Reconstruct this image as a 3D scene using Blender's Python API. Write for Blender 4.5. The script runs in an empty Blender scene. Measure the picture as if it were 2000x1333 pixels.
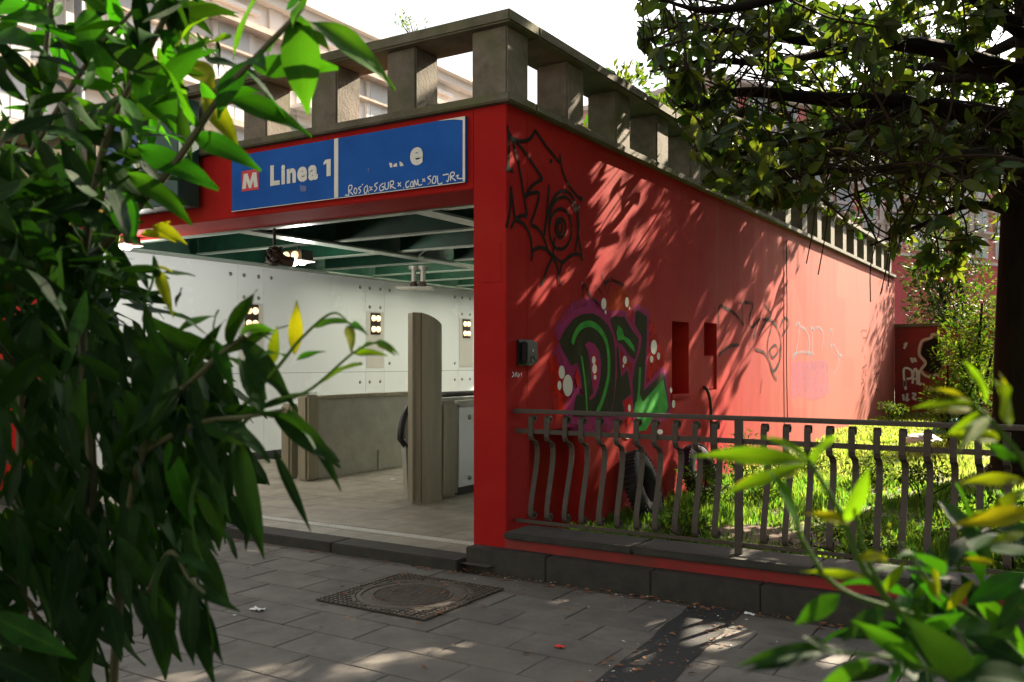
import bpy, bmesh, math, random
import numpy as np
from mathutils import Vector, Matrix
from mathutils import noise
from mathutils.geometry import tessellate_polygon

# ------------------------------------------------------------------ camera, sky, sun, exposure
sc = bpy.context.scene
col = sc.collection
R = math.radians
CAM = Vector((3.617, -5.735, 1.55))
FW = Vector((-.5285, .849, 0)).normalized()
RT = Vector((.849, .5285, 0)).normalized()
FPX = 1775.0
cd = bpy.data.cameras.new('camera')
cam = bpy.data.objects.new('camera', cd)
col.objects.link(cam)
cam.location = CAM
cam.rotation_euler = (R(90), 0, math.atan2(.5285, .849))
cd.sensor_width = 36
cd.lens = FPX / 2000 * 36
cd.shift_y = 40.3 / 2000
cd.clip_start = .05
cd.clip_end = 2000
cd.dof.use_dof = True
cd.dof.focus_distance = 7.2
cd.dof.aperture_fstop = 5.4
sc.camera = cam

SUN = Vector((.25, 1.0, .64)).normalized()
w = bpy.data.worlds.new('World')
sc.world = w
w.use_nodes = True
wn = w.node_tree
sky = wn.nodes.new('ShaderNodeTexSky')
sky.sky_type = 'NISHITA'
sky.sun_disc = False
sky.sun_elevation = math.asin(SUN.z)
sky.sun_rotation = math.atan2(SUN.x, SUN.y)
sky.air_density = 1.0
sky.dust_density = 5.0
sky.ozone_density = .5
hsv = wn.nodes.new('ShaderNodeHueSaturation')      # thin white haze: a paler, less blue sky
hsv.inputs['Saturation'].default_value = .18
wn.links.new(sky.outputs[0], hsv.inputs['Color'])
wn.links.new(hsv.outputs[0], wn.nodes['Background'].inputs[0])
wn.nodes['Background'].inputs[1].default_value = .05
sl = bpy.data.lights.new('sun', 'SUN')
sl.energy = 5.0
sl.angle = R(.53)
sl.color = (1, .84, .64)
so = bpy.data.objects.new('sun', sl)
so.rotation_euler = (-SUN).to_track_quat('-Z', 'Y').to_euler()
col.objects.link(so)
sc.view_settings.view_transform = 'Standard'
sc.view_settings.look = 'None'
sc.view_settings.exposure = 2.4
sc.view_settings.gamma = 1
sc.view_settings.use_curve_mapping = False
sc.render.engine = 'CYCLES'
sc.cycles.use_denoising = True
sc.cycles.max_bounces = 8
sc.cycles.diffuse_bounces = 4
sc.cycles.transparent_max_bounces = 12
sc.cycles.caustics_reflective = False
sc.cycles.caustics_refractive = False

random.seed(7)
rng = random.Random(11)
nrg = np.random.default_rng(5)

# ------------------------------------------------------------------ measuring helpers (where things stand)
def ray(u, v):
    return FW + RT * ((u - 1000) / FPX) + Vector((0, 0, 1)) * ((707 - v) / FPX)
def at(u, v, d):
    return CAM + ray(u, v) * d
def on(u, v, ax, val):
    r = ray(u, v)
    return CAM + r * ((val - CAM[ax]) / r[ax])
def proj(p):
    d = Vector(p) - CAM
    t = d.dot(FW)
    if t < .05:
        return (-9999, -9999, t)
    return (1000 + FPX * d.dot(RT) / t, 707 - FPX * d.z / t, t)

# ------------------------------------------------------------------ object helpers
def tag(o, label=None, cat=None, group=None, kind=None):
    if label: o['label'] = label
    if cat: o['category'] = cat
    if group: o['group'] = group
    if kind: o['kind'] = kind
    return o
def empty(name, loc, label=None, cat=None, group=None):
    o = bpy.data.objects.new(name, None)
    o.location = loc
    o.empty_display_size = .1
    col.objects.link(o)
    return tag(o, label, cat, group)
WLOC = {}
def wloc(p):
    v = Vector((0, 0, 0))
    while p is not None:
        v = v + p.matrix_basis.translation if p.parent is None else v
        p = p.parent
    return v
def link(name, me, mat=None, parent=None):
    o = bpy.data.objects.new(name, me)
    if mat is not None and not me.materials:
        me.materials.append(M[mat] if isinstance(mat, str) else mat)
    col.objects.link(o)
    if parent is not None:
        o.parent = parent
        if parent.parent is None:
            o.matrix_parent_inverse = Matrix.Translation(parent.location).inverted()
    return o
class MB:
    """collects shapes in scene coordinates; build() links them as one mesh"""
    def __init__(s):
        s.v = []; s.f = []; s.sm = []
    def add(s, vs, fs, smooth=False):
        b = len(s.v)
        s.v += [tuple(x) for x in vs]
        s.f += [tuple(i + b for i in f) for f in fs]
        s.sm += [smooth] * len(fs)
        return s
    def box(s, x0, x1, y0, y1, z0, z1):
        vs = [(x, y, z) for x in (x0, x1) for y in (y0, y1) for z in (z0, z1)]
        return s.add(vs, [(0, 1, 3, 2), (4, 6, 7, 5), (0, 4, 5, 1), (2, 3, 7, 6), (0, 2, 6, 4), (1, 5, 7, 3)])
    def obox(s, c, ax, ay, az):
        c = Vector(c)
        vs = [c + ax * i + ay * j + az * k for i in (-1, 1) for j in (-1, 1) for k in (-1, 1)]
        return s.add(vs, [(0, 1, 3, 2), (4, 6, 7, 5), (0, 4, 5, 1), (2, 3, 7, 6), (0, 2, 6, 4), (1, 5, 7, 3)])
    def quad(s, a, b, c, d):
        return s.add([a, b, c, d], [(0, 1, 2, 3)])
    def tube(s, pts, rad, n=8, caps=True):
        pts = [Vector(p) for p in pts]
        if not hasattr(rad, '__len__'): rad = [rad] * len(pts)
        vs = []; fs = []
        up = Vector((0, 0, 1))
        t0 = (pts[1] - pts[0]).normalized()
        x = t0.cross(up)
        if x.length < .05: x = Vector((1, 0, 0))
        x.normalize()
        for i, p in enumerate(pts):
            t = (pts[min(i + 1, len(pts) - 1)] - pts[max(i - 1, 0)])
            if t.length < 1e-9: t = t0
            t.normalize()
            x = (x - t * x.dot(t)).normalized()
            y = t.cross(x)
            for k in range(n):
                a = 2 * math.pi * k / n
                vs.append(p + (x * math.cos(a) + y * math.sin(a)) * rad[i])
        for i in range(len(pts) - 1):
            for k in range(n):
                fs.append((i * n + k, i * n + (k + 1) % n, (i + 1) * n + (k + 1) % n, (i + 1) * n + k))
        if caps:
            fs.append(tuple(range(n - 1, -1, -1)))
            fs.append(tuple((len(pts) - 1) * n + k for k in range(n)))
        return s.add(vs, fs, True)
    def lathe(s, c, axis, prof, n=24):
        """prof: list of (r, h) along axis from c"""
        c = Vector(c); axis = Vector(axis).normalized()
        x = axis.orthogonal().normalized(); y = axis.cross(x)
        vs = []; fs = []
        for r, h in prof:
            for k in range(n):
                a = 2 * math.pi * k / n
                vs.append(c + axis * h + (x * math.cos(a) + y * math.sin(a)) * r)
        for i in range(len(prof) - 1):
            for k in range(n):
                fs.append((i * n + k, i * n + (k + 1) % n, (i + 1) * n + (k + 1) % n, (i + 1) * n + k))
        fs.append(tuple((len(prof) - 1) * n + k for k in range(n)))
        return s.add(vs, fs, True)
    def mesh(s, name):
        me = bpy.data.meshes.new(name)
        me.from_pydata(s.v, [], s.f)
        me.polygons.foreach_set('use_smooth', s.sm)
        me.update()
        return me
    def build(s, name, mat, parent=None, bevel=0, sharp=False):
        me = s.mesh(name)
        bm = bmesh.new(); bm.from_mesh(me)
        if bevel:
            bmesh.ops.bevel(bm, geom=list(bm.edges), offset=bevel, segments=2, affect='EDGES', clamp_overlap=True)
        bmesh.ops.recalc_face_normals(bm, faces=bm.faces)
        bm.to_mesh(me); bm.free()
        o = link(name, me, mat, parent)
        if any(s.sm): me.set_sharp_from_angle(angle=R(40))
        return o
def catmull(pts, n=8):
    pts = [Vector(p) for p in pts]
    P = [pts[0] * 2 - pts[1]] + pts + [pts[-1] * 2 - pts[-2]]
    out = []
    for i in range(1, len(P) - 2):
        a, b, c, d = P[i - 1], P[i], P[i + 1], P[i + 2]
        for k in range(n):
            t = k / n
            out.append(.5 * ((2 * b) + (c - a) * t + (2 * a - 5 * b + 4 * c - d) * t * t + (-a + 3 * b - 3 * c + d) * t ** 3))
    out.append(pts[-1])
    return out

# ------------------------------------------------------------------ materials
M = {}
def nodes(name):
    m = bpy.data.materials.new(name)
    m.use_nodes = True
    t = m.node_tree
    return m, t, t.nodes['Principled BSDF'], t.nodes, t.links
def mat(name, c, rough=.6, metal=0, c2=None, scale=3.0, detail=6, bump=0.0, bscale=60, spec=.5, c3=None, scale3=.6, rvar=0, tint=0, stretch=None, emit=None, estr=0, coat=0):
    m, t, p, N, L = nodes(name)
    p.inputs['Roughness'].default_value = rough
    p.inputs['Metallic'].default_value = metal
    p.inputs['Specular IOR Level'].default_value = spec
    p.inputs['Coat Weight'].default_value = coat
    c = tuple(c) + (1,)
    p.inputs['Base Color'].default_value = c
    geo = N.new('ShaderNodeNewGeometry')
    pos = geo.outputs['Position']
    if stretch:
        mp = N.new('ShaderNodeMapping'); mp.inputs['Scale'].default_value = stretch
        L.new(pos, mp.inputs[0]); pos2 = mp.outputs[0]
    else:
        pos2 = pos
    out = None
    if c2 is not None:
        nz = N.new('ShaderNodeTexNoise'); nz.inputs['Scale'].default_value = scale; nz.inputs['Detail'].default_value = detail
        nz.inputs['Roughness'].default_value = .65
        L.new(pos2, nz.inputs['Vector'])
        mr = N.new('ShaderNodeMapRange'); mr.inputs[1].default_value = .35; mr.inputs[2].default_value = .68
        L.new(nz.outputs['Fac'], mr.inputs[0])
        mx = N.new('ShaderNodeMix'); mx.data_type = 'RGBA'
        mx.inputs['A'].default_value = c; mx.inputs['B'].default_value = tuple(c2) + (1,)
        L.new(mr.outputs[0], mx.inputs['Factor'])
        out = mx.outputs['Result']
        if rvar:
            mr2 = N.new('ShaderNodeMapRange'); mr2.inputs[1].default_value = .3; mr2.inputs[2].default_value = .7
            mr2.inputs[3].default_value = rough - rvar; mr2.inputs[4].default_value = rough + rvar
            L.new(nz.outputs['Fac'], mr2.inputs[0]); L.new(mr2.outputs[0], p.inputs['Roughness'])
    if c3 is not None:
        n3 = N.new('ShaderNodeTexNoise'); n3.inputs['Scale'].default_value = scale3; n3.inputs['Detail'].default_value = 8
        L.new(pos, n3.inputs['Vector'])
        m3 = N.new('ShaderNodeMapRange'); m3.inputs[1].default_value = .5; m3.inputs[2].default_value = .72
        L.new(n3.outputs['Fac'], m3.inputs[0])
        mx3 = N.new('ShaderNodeMix'); mx3.data_type = 'RGBA'; mx3.inputs['B'].default_value = tuple(c3) + (1,)
        if out is not None: L.new(out, mx3.inputs['A'])
        else: mx3.inputs['A'].default_value = c
        L.new(m3.outputs[0], mx3.inputs['Factor'])
        out = mx3.outputs['Result']
    if tint:
        oi = N.new('ShaderNodeObjectInfo')
        hs = N.new('ShaderNodeHueSaturation')
        mr4 = N.new('ShaderNodeMapRange'); mr4.inputs[3].default_value = 1 - tint; mr4.inputs[4].default_value = 1 + tint
        L.new(oi.outputs['Random'], mr4.inputs[0]); L.new(mr4.outputs[0], hs.inputs['Value'])
        if out is not None: L.new(out, hs.inputs['Color'])
        else: hs.inputs['Color'].default_value = c
        out = hs.outputs['Color']
    if out is not None: L.new(out, p.inputs['Base Color'])
    if bump:
        nb = N.new('ShaderNodeTexNoise'); nb.inputs['Scale'].default_value = bscale; nb.inputs['Detail'].default_value = 5
        L.new(pos2, nb.inputs['Vector'])
        bp = N.new('ShaderNodeBump'); bp.inputs['Strength'].default_value = bump; bp.inputs['Distance'].default_value = .01
        L.new(nb.outputs['Fac'], bp.inputs['Height']); L.new(bp.outputs[0], p.inputs['Normal'])
    if emit:
        p.inputs['Emission Color'].default_value = tuple(emit) + (1,); p.inputs['Emission Strength'].default_value = estr
    M[name] = m
    return m
mat('red_paint', (.40, .018, .015), .85, c2=(.33, .011, .012), scale=1.2, bump=.12, bscale=25, c3=(.36, .03, .015), scale3=.9, rvar=.05, spec=.10)
mat('red_rough', (.30, .012, .014), .6, c2=(.16, .02, .012), scale=3, bump=.2, bscale=40)
mat('red_dark', (.25, .008, .012), .6, c2=(.16, .008, .01), scale=2, bump=.1)
mat('concrete', (.19, .16, .125), .85, c2=(.075, .068, .045), scale=4, bump=.35, bscale=45, c3=(.09, .10, .035), scale3=1.8, tint=.12)
mat('concrete_top', (.15, .135, .10), .85, c2=(.075, .07, .038), scale=5, bump=.4, bscale=45, c3=(.10, .11, .03), scale3=2.2)
mat('paving', (.135, .126, .11), .75, c2=(.09, .085, .075), scale=5, bump=.25, bscale=120, c3=(.15, .132, .11), scale3=1.4, tint=.16, rvar=.06)
m_ = M['paving']; N_ = m_.node_tree.nodes; L_ = m_.node_tree.links; p_ = N_['Principled BSDF']; src_ = p_.inputs['Base Color'].links[0].from_socket
g_ = N_.new('ShaderNodeNewGeometry')
vo_ = N_.new('ShaderNodeTexVoronoi'); vo_.inputs['Scale'].default_value = 4.5; vo_.inputs['Randomness'].default_value = 1; L_.new(g_.outputs['Position'], vo_.inputs['Vector'])
vs_ = N_.new('ShaderNodeSeparateColor'); L_.new(vo_.outputs['Color'], vs_.inputs[0])
th_ = N_.new('ShaderNodeMapRange'); th_.inputs[1].default_value = .0; th_.inputs[2].default_value = 1; th_.inputs[3].default_value = -.03; th_.inputs[4].default_value = .14; L_.new(vs_.outputs['Red'], th_.inputs[0])
lt_ = N_.new('ShaderNodeMath'); lt_.operation = 'LESS_THAN'; L_.new(vo_.outputs['Distance'], lt_.inputs[0]); L_.new(th_.outputs[0], lt_.inputs[1])
mg_ = N_.new('ShaderNodeMath'); mg_.operation = 'MULTIPLY'; mg_.inputs[1].default_value = .6; L_.new(lt_.outputs[0], mg_.inputs[0])
n2_ = N_.new('ShaderNodeTexNoise'); n2_.inputs['Scale'].default_value = 1.7; n2_.inputs['Detail'].default_value = 9; n2_.inputs['Roughness'].default_value = .7; L_.new(g_.outputs['Position'], n2_.inputs['Vector'])
sm_ = N_.new('ShaderNodeMapRange'); sm_.inputs[1].default_value = .5; sm_.inputs[2].default_value = .68; sm_.inputs[4].default_value = .55; L_.new(n2_.outputs['Fac'], sm_.inputs[0])
mm_ = N_.new('ShaderNodeMath'); mm_.operation = 'MAXIMUM'; L_.new(mg_.outputs[0], mm_.inputs[0]); L_.new(sm_.outputs[0], mm_.inputs[1])
mx_ = N_.new('ShaderNodeMix'); mx_.data_type = 'RGBA'; mx_.inputs['B'].default_value = (.045, .043, .038, 1); L_.new(mm_.outputs[0], mx_.inputs['Factor']); L_.new(src_, mx_.inputs['A']); L_.new(mx_.outputs['Result'], p_.inputs['Base Color'])
mat('joint', (.055, .05, .042), .95, c2=(.07, .06, .045), scale=30, bump=.3)
mat('floor_stone', (.29, .265, .21), .5, c2=(.20, .185, .145), scale=4, bump=.1, bscale=80, tint=.1, rvar=.08)
mat('lava_stone', (.032, .032, .030), .75, spec=.25, c2=(.055, .052, .042), scale=7, bump=.3, bscale=60)
mat('asphalt', (.016, .018, .019), .85, c2=(.026, .027, .027), scale=60, bump=.8, bscale=180)
mat('cast_iron', (.075, .065, .055), .65, metal=.35, c2=(.12, .10, .08), scale=18, bump=.3, bscale=90)
mat('iron', (.07, .057, .046), .6, metal=0, spec=.3, c2=(.055, .044, .036), scale=14, bump=.25, bscale=70)
mat('sign_blue', (.002, .095, .43), .6, c2=(.003, .075, .35), scale=2.5, rvar=.08, spec=.2)
mat('sign_white', (.72, .72, .68), .4, c2=(.6, .6, .55), scale=6)
mat('sign_red', (.55, .01, .02), .4)
mat('scribble', (.68, .70, .74), .5)
mat('white_panel', (.69, .735, .745), .25, c2=(.67, .715, .725), scale=.9, rvar=.05, tint=.03)
mat('lamp_plate', (.50, .49, .45), .4)
mat('skirting', (.02, .02, .02), .4)
mat('steel', (.31, .285, .20), .36, metal=.3, c2=(.20, .185, .13), scale=6, rvar=.08, stretch=(1, 1, .08), bump=.04, bscale=40)
mat('steel_dull', (.37, .365, .31), .42, metal=.15, c2=(.30, .30, .25), scale=5, rvar=.08, bump=.05)
mat('bolt', (.30, .29, .27), .4, metal=.9)
mat('rubber', (.012, .012, .012), .5)
mat('green_steel', (.006, .046, .024), .5, spec=.25, c2=(.004, .02, .011), scale=3, rvar=.06)
mat('green_flange', (.17, .21, .17), .4, c2=(.13, .18, .145), scale=4)
mat('green_box', (.006, .05, .035), .45)
mat('yellow', (.75, .42, .02), .5)
mat('blue_pale', (.06, .10, .30), .4)
mat('dark_brown', (.03, .018, .012), .7, c2=(.06, .03, .02), scale=20)
mat('bulb', (1, .9, .7), .3, emit=(1, .64, .28), estr=.36)
mat('lamp_black', (.02, .012, .010), .4)
mat('plastic_black', (.010, .010, .011), .35)
mat('tyre', (.014, .014, .014), .75, spec=.15, c2=(.04, .04, .038), scale=9, bump=.3)
mat('tyre_purple', (.03, .012, .028), .7, spec=.15, c2=(.03, .02, .03), scale=9, bump=.3)
mat('spray_black', (.020, .016, .013), .92, spec=.1)
mat('spray_dark', (.030, .032, .014), .92, c2=(.045, .045, .02), scale=5, spec=.1)
mat('spray_purple', (.36, .035, .16), .92, c2=(.30, .03, .11), scale=5, spec=.1)
mat('spray_green', (.08, .42, .07), .92, c2=(.04, .28, .04), scale=9, spec=.1)
mat('spray_red', (.62, .018, .008), .92, c2=(.5, .012, .012), scale=6, spec=.1)
mat('spray_orange', (.70, .10, .008), .92, c2=(.55, .03, .01), scale=6, spec=.1)
mat('spray_white', (.72, .70, .66), .6)
mat('spray_cream', (.55, .48, .38), .6)
mat('bark', (.016, .012, .009), .95, spec=.1, c2=(.008, .006, .005), scale=9, bump=.8, bscale=22, stretch=(1, 1, .25))
mat('twig', (.03, .022, .014), .9, spec=.1)
mat('green_stem', (.05, .12, .015), .6, spec=.15)
mat('brown_stem', (.05, .055, .02), .65)
mat('soil', (.16, .10, .06), .95, c2=(.07, .05, .03), scale=9, bump=.8, bscale=30)
mat('lawn', (.075, .11, .022), .95, c2=(.11, .12, .035), scale=4, bump=.6, bscale=50, c3=(.13, .095, .05), scale3=1.1)
mat('ground', (.12, .115, .105), .9, c2=(.09, .085, .08), scale=.4)
mat('plaster_white', (.74, .71, .68), .85, c2=(.66, .62, .58), scale=.6, bump=.1, bscale=4)
mat('stucco_pink', (.50, .17, .16), .85, c2=(.42, .14, .13), scale=.5)
mat('stucco_lilac', (.52, .30, .32), .85, c2=(.45, .26, .28), scale=.5)
mat('stucco_grey', (.17, .175, .165), .9, c2=(.13, .135, .125), scale=.6)
mat('stone_trim', (.46, .40, .38), .8, c2=(.38, .33, .31), scale=1.5)
mat('cornice_brown', (.46, .37, .31), .85, c2=(.36, .27, .22), scale=3)
mat('red_base', (.34, .03, .035), .8, c2=(.28, .025, .03), scale=.6)
mat('shutter', (.50, .51, .52), .7)
mat('glass', (.10, .14, .17), .08, spec=.7)
mat('roof_tile', (.30, .16, .11), .9, c2=(.22, .12, .09), scale=3)
mat('paper', (.75, .75, .74), .7)
mat('cloth_teal', (.03, .16, .17), .8, c2=(.05, .24, .25), scale=8)
mat('cloth_red', (.5, .02, .02), .8)
mat('bag_white', (.6, .62, .65), .5, c2=(.35, .4, .5), scale=9)
mat('dry_leaf', (.22, .10, .045), .8, tint=.4)
mat('red_petal', (.6, .03, .01), .5)
mat('pipe_grey', (.20, .20, .21), .5)
def glaze(name, c, fac, rough=.92):
    """thin worn paint that lets the wall show through"""
    m, t, p, N, L = nodes(name)
    p.inputs['Base Color'].default_value = tuple(c) + (1,); p.inputs['Roughness'].default_value = rough; p.inputs['Specular IOR Level'].default_value = .1
    tr = N.new('ShaderNodeBsdfTransparent'); mx = N.new('ShaderNodeMixShader')
    geo = N.new('ShaderNodeNewGeometry'); nz = N.new('ShaderNodeTexNoise'); nz.inputs['Scale'].default_value = 7; nz.inputs['Detail'].default_value = 6
    L.new(geo.outputs['Position'], nz.inputs['Vector'])
    mr = N.new('ShaderNodeMapRange'); mr.inputs[1].default_value = .35; mr.inputs[2].default_value = .65; mr.inputs[3].default_value = fac * .5; mr.inputs[4].default_value = min(1, fac * 1.4)
    L.new(nz.outputs['Fac'], mr.inputs[0]); L.new(mr.outputs[0], mx.inputs[0])
    L.new(tr.outputs[0], mx.inputs[1]); L.new(p.outputs[0], mx.inputs[2])
    L.new(mx.outputs[0], N['Material Output'].inputs[0])
    M[name] = m
m_, t_, p_, N_, L_ = nodes('frosted'); M['frosted'] = m_
tl_ = N_.new('ShaderNodeBsdfTranslucent'); tl_.inputs[0].default_value = (.82, .86, .84, 1); tr_ = N_.new('ShaderNodeBsdfTransparent'); mx_ = N_.new('ShaderNodeMixShader'); mx_.inputs[0].default_value = .04
L_.new(tl_.outputs[0], mx_.inputs[1]); L_.new(tr_.outputs[0], mx_.inputs[2]); L_.new(mx_.outputs[0], N_['Material Output'].inputs[0])
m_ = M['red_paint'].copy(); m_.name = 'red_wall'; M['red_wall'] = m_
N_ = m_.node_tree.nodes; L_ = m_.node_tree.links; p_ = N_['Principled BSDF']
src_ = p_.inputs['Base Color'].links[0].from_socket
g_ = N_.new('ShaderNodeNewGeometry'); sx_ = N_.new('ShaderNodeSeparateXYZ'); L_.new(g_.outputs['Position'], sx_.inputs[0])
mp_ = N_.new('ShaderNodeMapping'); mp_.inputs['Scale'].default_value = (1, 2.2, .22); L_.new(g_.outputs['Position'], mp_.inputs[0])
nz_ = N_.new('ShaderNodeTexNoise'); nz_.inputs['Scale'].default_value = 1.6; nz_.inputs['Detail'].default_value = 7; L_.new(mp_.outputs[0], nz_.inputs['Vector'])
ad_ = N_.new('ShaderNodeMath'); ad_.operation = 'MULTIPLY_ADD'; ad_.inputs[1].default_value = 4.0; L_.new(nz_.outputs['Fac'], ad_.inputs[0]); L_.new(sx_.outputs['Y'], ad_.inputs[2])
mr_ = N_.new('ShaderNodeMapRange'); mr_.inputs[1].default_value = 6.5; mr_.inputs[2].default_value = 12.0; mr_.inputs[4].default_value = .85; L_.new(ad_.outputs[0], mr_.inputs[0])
mx_ = N_.new('ShaderNodeMix'); mx_.data_type = 'RGBA'; mx_.inputs['B'].default_value = (.46, .155, .12, 1)  # paler far end: sunlit sheen put into the colour along with faded paint
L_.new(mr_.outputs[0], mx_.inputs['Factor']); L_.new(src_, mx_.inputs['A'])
# patched repainting, rain streaks below the ledge, splash dirt at the foot
br_ = N_.new('ShaderNodeTexVoronoi'); br_.distance = 'CHEBYCHEV'; br_.inputs['Scale'].default_value = .55; L_.new(g_.outputs['Position'], br_.inputs['Vector'])
sc_ = N_.new('ShaderNodeSeparateColor'); L_.new(br_.outputs['Color'], sc_.inputs[0])
hv_ = N_.new('ShaderNodeHueSaturation'); mv_ = N_.new('ShaderNodeMapRange'); mv_.inputs[3].default_value = .86; mv_.inputs[4].default_value = 1.12
L_.new(sc_.outputs['Red'], mv_.inputs[0]); L_.new(mv_.outputs[0], hv_.inputs['Value']); L_.new(mx_.outputs['Result'], hv_.inputs['Color'])
ms_ = N_.new('ShaderNodeMapping'); ms_.inputs['Scale'].default_value = (1, 9, .35); L_.new(g_.outputs['Position'], ms_.inputs[0])
ns_ = N_.new('ShaderNodeTexNoise'); ns_.inputs['Scale'].default_value = 1.0; ns_.inputs['Detail'].default_value = 5; L_.new(ms_.outputs[0], ns_.inputs['Vector'])
st_ = N_.new('ShaderNodeMapRange'); st_.inputs[1].default_value = .52; st_.inputs[2].default_value = .75; st_.inputs[4].default_value = .35; L_.new(ns_.outputs['Fac'], st_.inputs[0])
zt_ = N_.new('ShaderNodeMapRange'); zt_.inputs[1].default_value = 2.0; zt_.inputs[2].default_value = 3.5; L_.new(sx_.outputs['Z'], zt_.inputs[0])
zm_ = N_.new('ShaderNodeMath'); zm_.operation = 'MULTIPLY'; L_.new(st_.outputs[0], zm_.inputs[0]); L_.new(zt_.outputs[0], zm_.inputs[1])
zb_ = N_.new('ShaderNodeMapRange'); zb_.inputs[1].default_value = .95; zb_.inputs[2].default_value = .1; zb_.inputs[4].default_value = .5
za_ = N_.new('ShaderNodeMath'); za_.operation = 'MULTIPLY_ADD'; za_.inputs[1].default_value = .9; L_.new(ns_.outputs['Fac'], za_.inputs[0]); L_.new(sx_.outputs['Z'], za_.inputs[2]); L_.new(za_.outputs[0], zb_.inputs[0])
zx_ = N_.new('ShaderNodeMath'); zx_.operation = 'MAXIMUM'; L_.new(zm_.outputs[0], zx_.inputs[0]); L_.new(zb_.outputs[0], zx_.inputs[1])
md_ = N_.new('ShaderNodeMix'); md_.data_type = 'RGBA'; md_.inputs['B'].default_value = (.10, .045, .03, 1)
L_.new(zx_.outputs[0], md_.inputs['Factor']); L_.new(hv_.outputs[0], md_.inputs['A']); L_.new(md_.outputs['Result'], p_.inputs['Base Color'])
glaze('faded_blue', (.25, .42, .50), .35)
glaze('faded_purple', (.42, .20, .38), .25)
glaze('faded_brown', (.25, .10, .07), .40)
glaze('spray_haze', (.03, .02, .015), .35)
glaze('worn_tag', (.03, .02, .018), .75)
glaze('worn_purple', (.40, .05, .22), .55)
glaze('worn_red', (.66, .02, .008), .6)
glaze('worn_orange', (.75, .12, .01), .3)
def leafmat(name, dark, light, transl, tcol, rough=.32, back=None, use_attr=False, young=None, spec=.3):
    m, t, p, N, L = nodes(name)
    at_ = N.new('ShaderNodeAttribute'); at_.attribute_name = 'leafuv'
    sp = N.new('ShaderNodeSeparateColor'); L.new(at_.outputs['Color'], sp.inputs[0])
    if use_attr: rnd = sp.outputs['Blue']
    else:
        oi = N.new('ShaderNodeObjectInfo'); rnd = oi.outputs['Random']
    mx = N.new('ShaderNodeMix'); mx.data_type = 'RGBA'
    mx.inputs['A'].default_value = tuple(dark) + (1,); mx.inputs['B'].default_value = tuple(light) + (1,)
    pw = N.new('ShaderNodeMath'); pw.operation = 'POWER'; pw.inputs[1].default_value = 1.8
    L.new(rnd, pw.inputs[0]); L.new(pw.outputs[0], mx.inputs['Factor'])
    # midrib and side veins: red = 0..1 across (0.5 on the rib), green = 0..1 along
    ab = N.new('ShaderNodeMath'); ab.operation = 'SUBTRACT'; ab.inputs[1].default_value = .5; L.new(sp.outputs['Red'], ab.inputs[0])
    ab2 = N.new('ShaderNodeMath'); ab2.operation = 'ABSOLUTE'; L.new(ab.outputs[0], ab2.inputs[0])
    rib = N.new('ShaderNodeMapRange'); rib.inputs[1].default_value = .025; rib.inputs[2].default_value = .07; rib.inputs[3].default_value = .75; rib.inputs[4].default_value = 0
    L.new(ab2.outputs[0], rib.inputs[0])
    ma = N.new('ShaderNodeMath'); ma.operation = 'MULTIPLY_ADD'; ma.inputs[1].default_value = -.55; L.new(ab2.outputs[0], ma.inputs[0]); L.new(sp.outputs['Green'], ma.inputs[2])
    sn = N.new('ShaderNodeMath'); sn.operation = 'MULTIPLY'; sn.inputs[1].default_value = 75; L.new(ma.outputs[0], sn.inputs[0])
    si = N.new('ShaderNodeMath'); si.operation = 'SINE'; L.new(sn.outputs[0], si.inputs[0])
    vein = N.new('ShaderNodeMapRange'); vein.inputs[1].default_value = .75; vein.inputs[2].default_value = 1; vein.inputs[4].default_value = .3
    L.new(si.outputs[0], vein.inputs[0])
    mxv = N.new('ShaderNodeMath'); mxv.operation = 'MAXIMUM'; L.new(rib.outputs[0], mxv.inputs[0]); L.new(vein.outputs[0], mxv.inputs[1])
    m2 = N.new('ShaderNodeMix'); m2.data_type = 'RGBA'
    L.new(mxv.outputs[0], m2.inputs['Factor']); L.new(mx.outputs['Result'], m2.inputs['A'])
    m2.inputs['B'].default_value = (min(1, light[0] * 1.5), min(1, light[1] * 1.3), light[2] * 1.3, 1)
    base = m2.outputs['Result']
    tc = N.new('ShaderNodeTexCoord'); nsp = N.new('ShaderNodeTexNoise'); nsp.inputs['Scale'].default_value = 9; nsp.inputs['Detail'].default_value = 4
    geo0 = N.new('ShaderNodeNewGeometry')
    if not use_attr: L.new(tc.outputs['Object'], nsp.inputs['Vector']); nsp.noise_dimensions = '4D'; mw = N.new('ShaderNodeMath'); mw.operation = 'MULTIPLY'; mw.inputs[1].default_value = 50; L.new(rnd, mw.inputs[0]); L.new(mw.outputs[0], nsp.inputs['W'])
    else: L.new(geo0.outputs['Position'], nsp.inputs['Vector'])
    bl = N.new('ShaderNodeMapRange'); bl.inputs[1].default_value = .68; bl.inputs[2].default_value = .76; bl.inputs[4].default_value = .7; L.new(nsp.outputs['Fac'], bl.inputs[0])
    mb_ = N.new('ShaderNodeMix'); mb_.data_type = 'RGBA'; mb_.inputs['B'].default_value = (.12, .07, .02, 1)
    L.new(bl.outputs[0], mb_.inputs['Factor']); L.new(base, mb_.inputs['A'])
    hvl = N.new('ShaderNodeMapRange'); hvl.inputs[1].default_value = .3; hvl.inputs[2].default_value = .7; hvl.inputs[3].default_value = .75; hvl.inputs[4].default_value = 1.25; L.new(nsp.outputs['Fac'], hvl.inputs[0])
    hsl = N.new('ShaderNodeHueSaturation'); L.new(hvl.outputs[0], hsl.inputs['Value']); L.new(mb_.outputs['Result'], hsl.inputs['Color']); base = hsl.outputs['Color']
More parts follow.
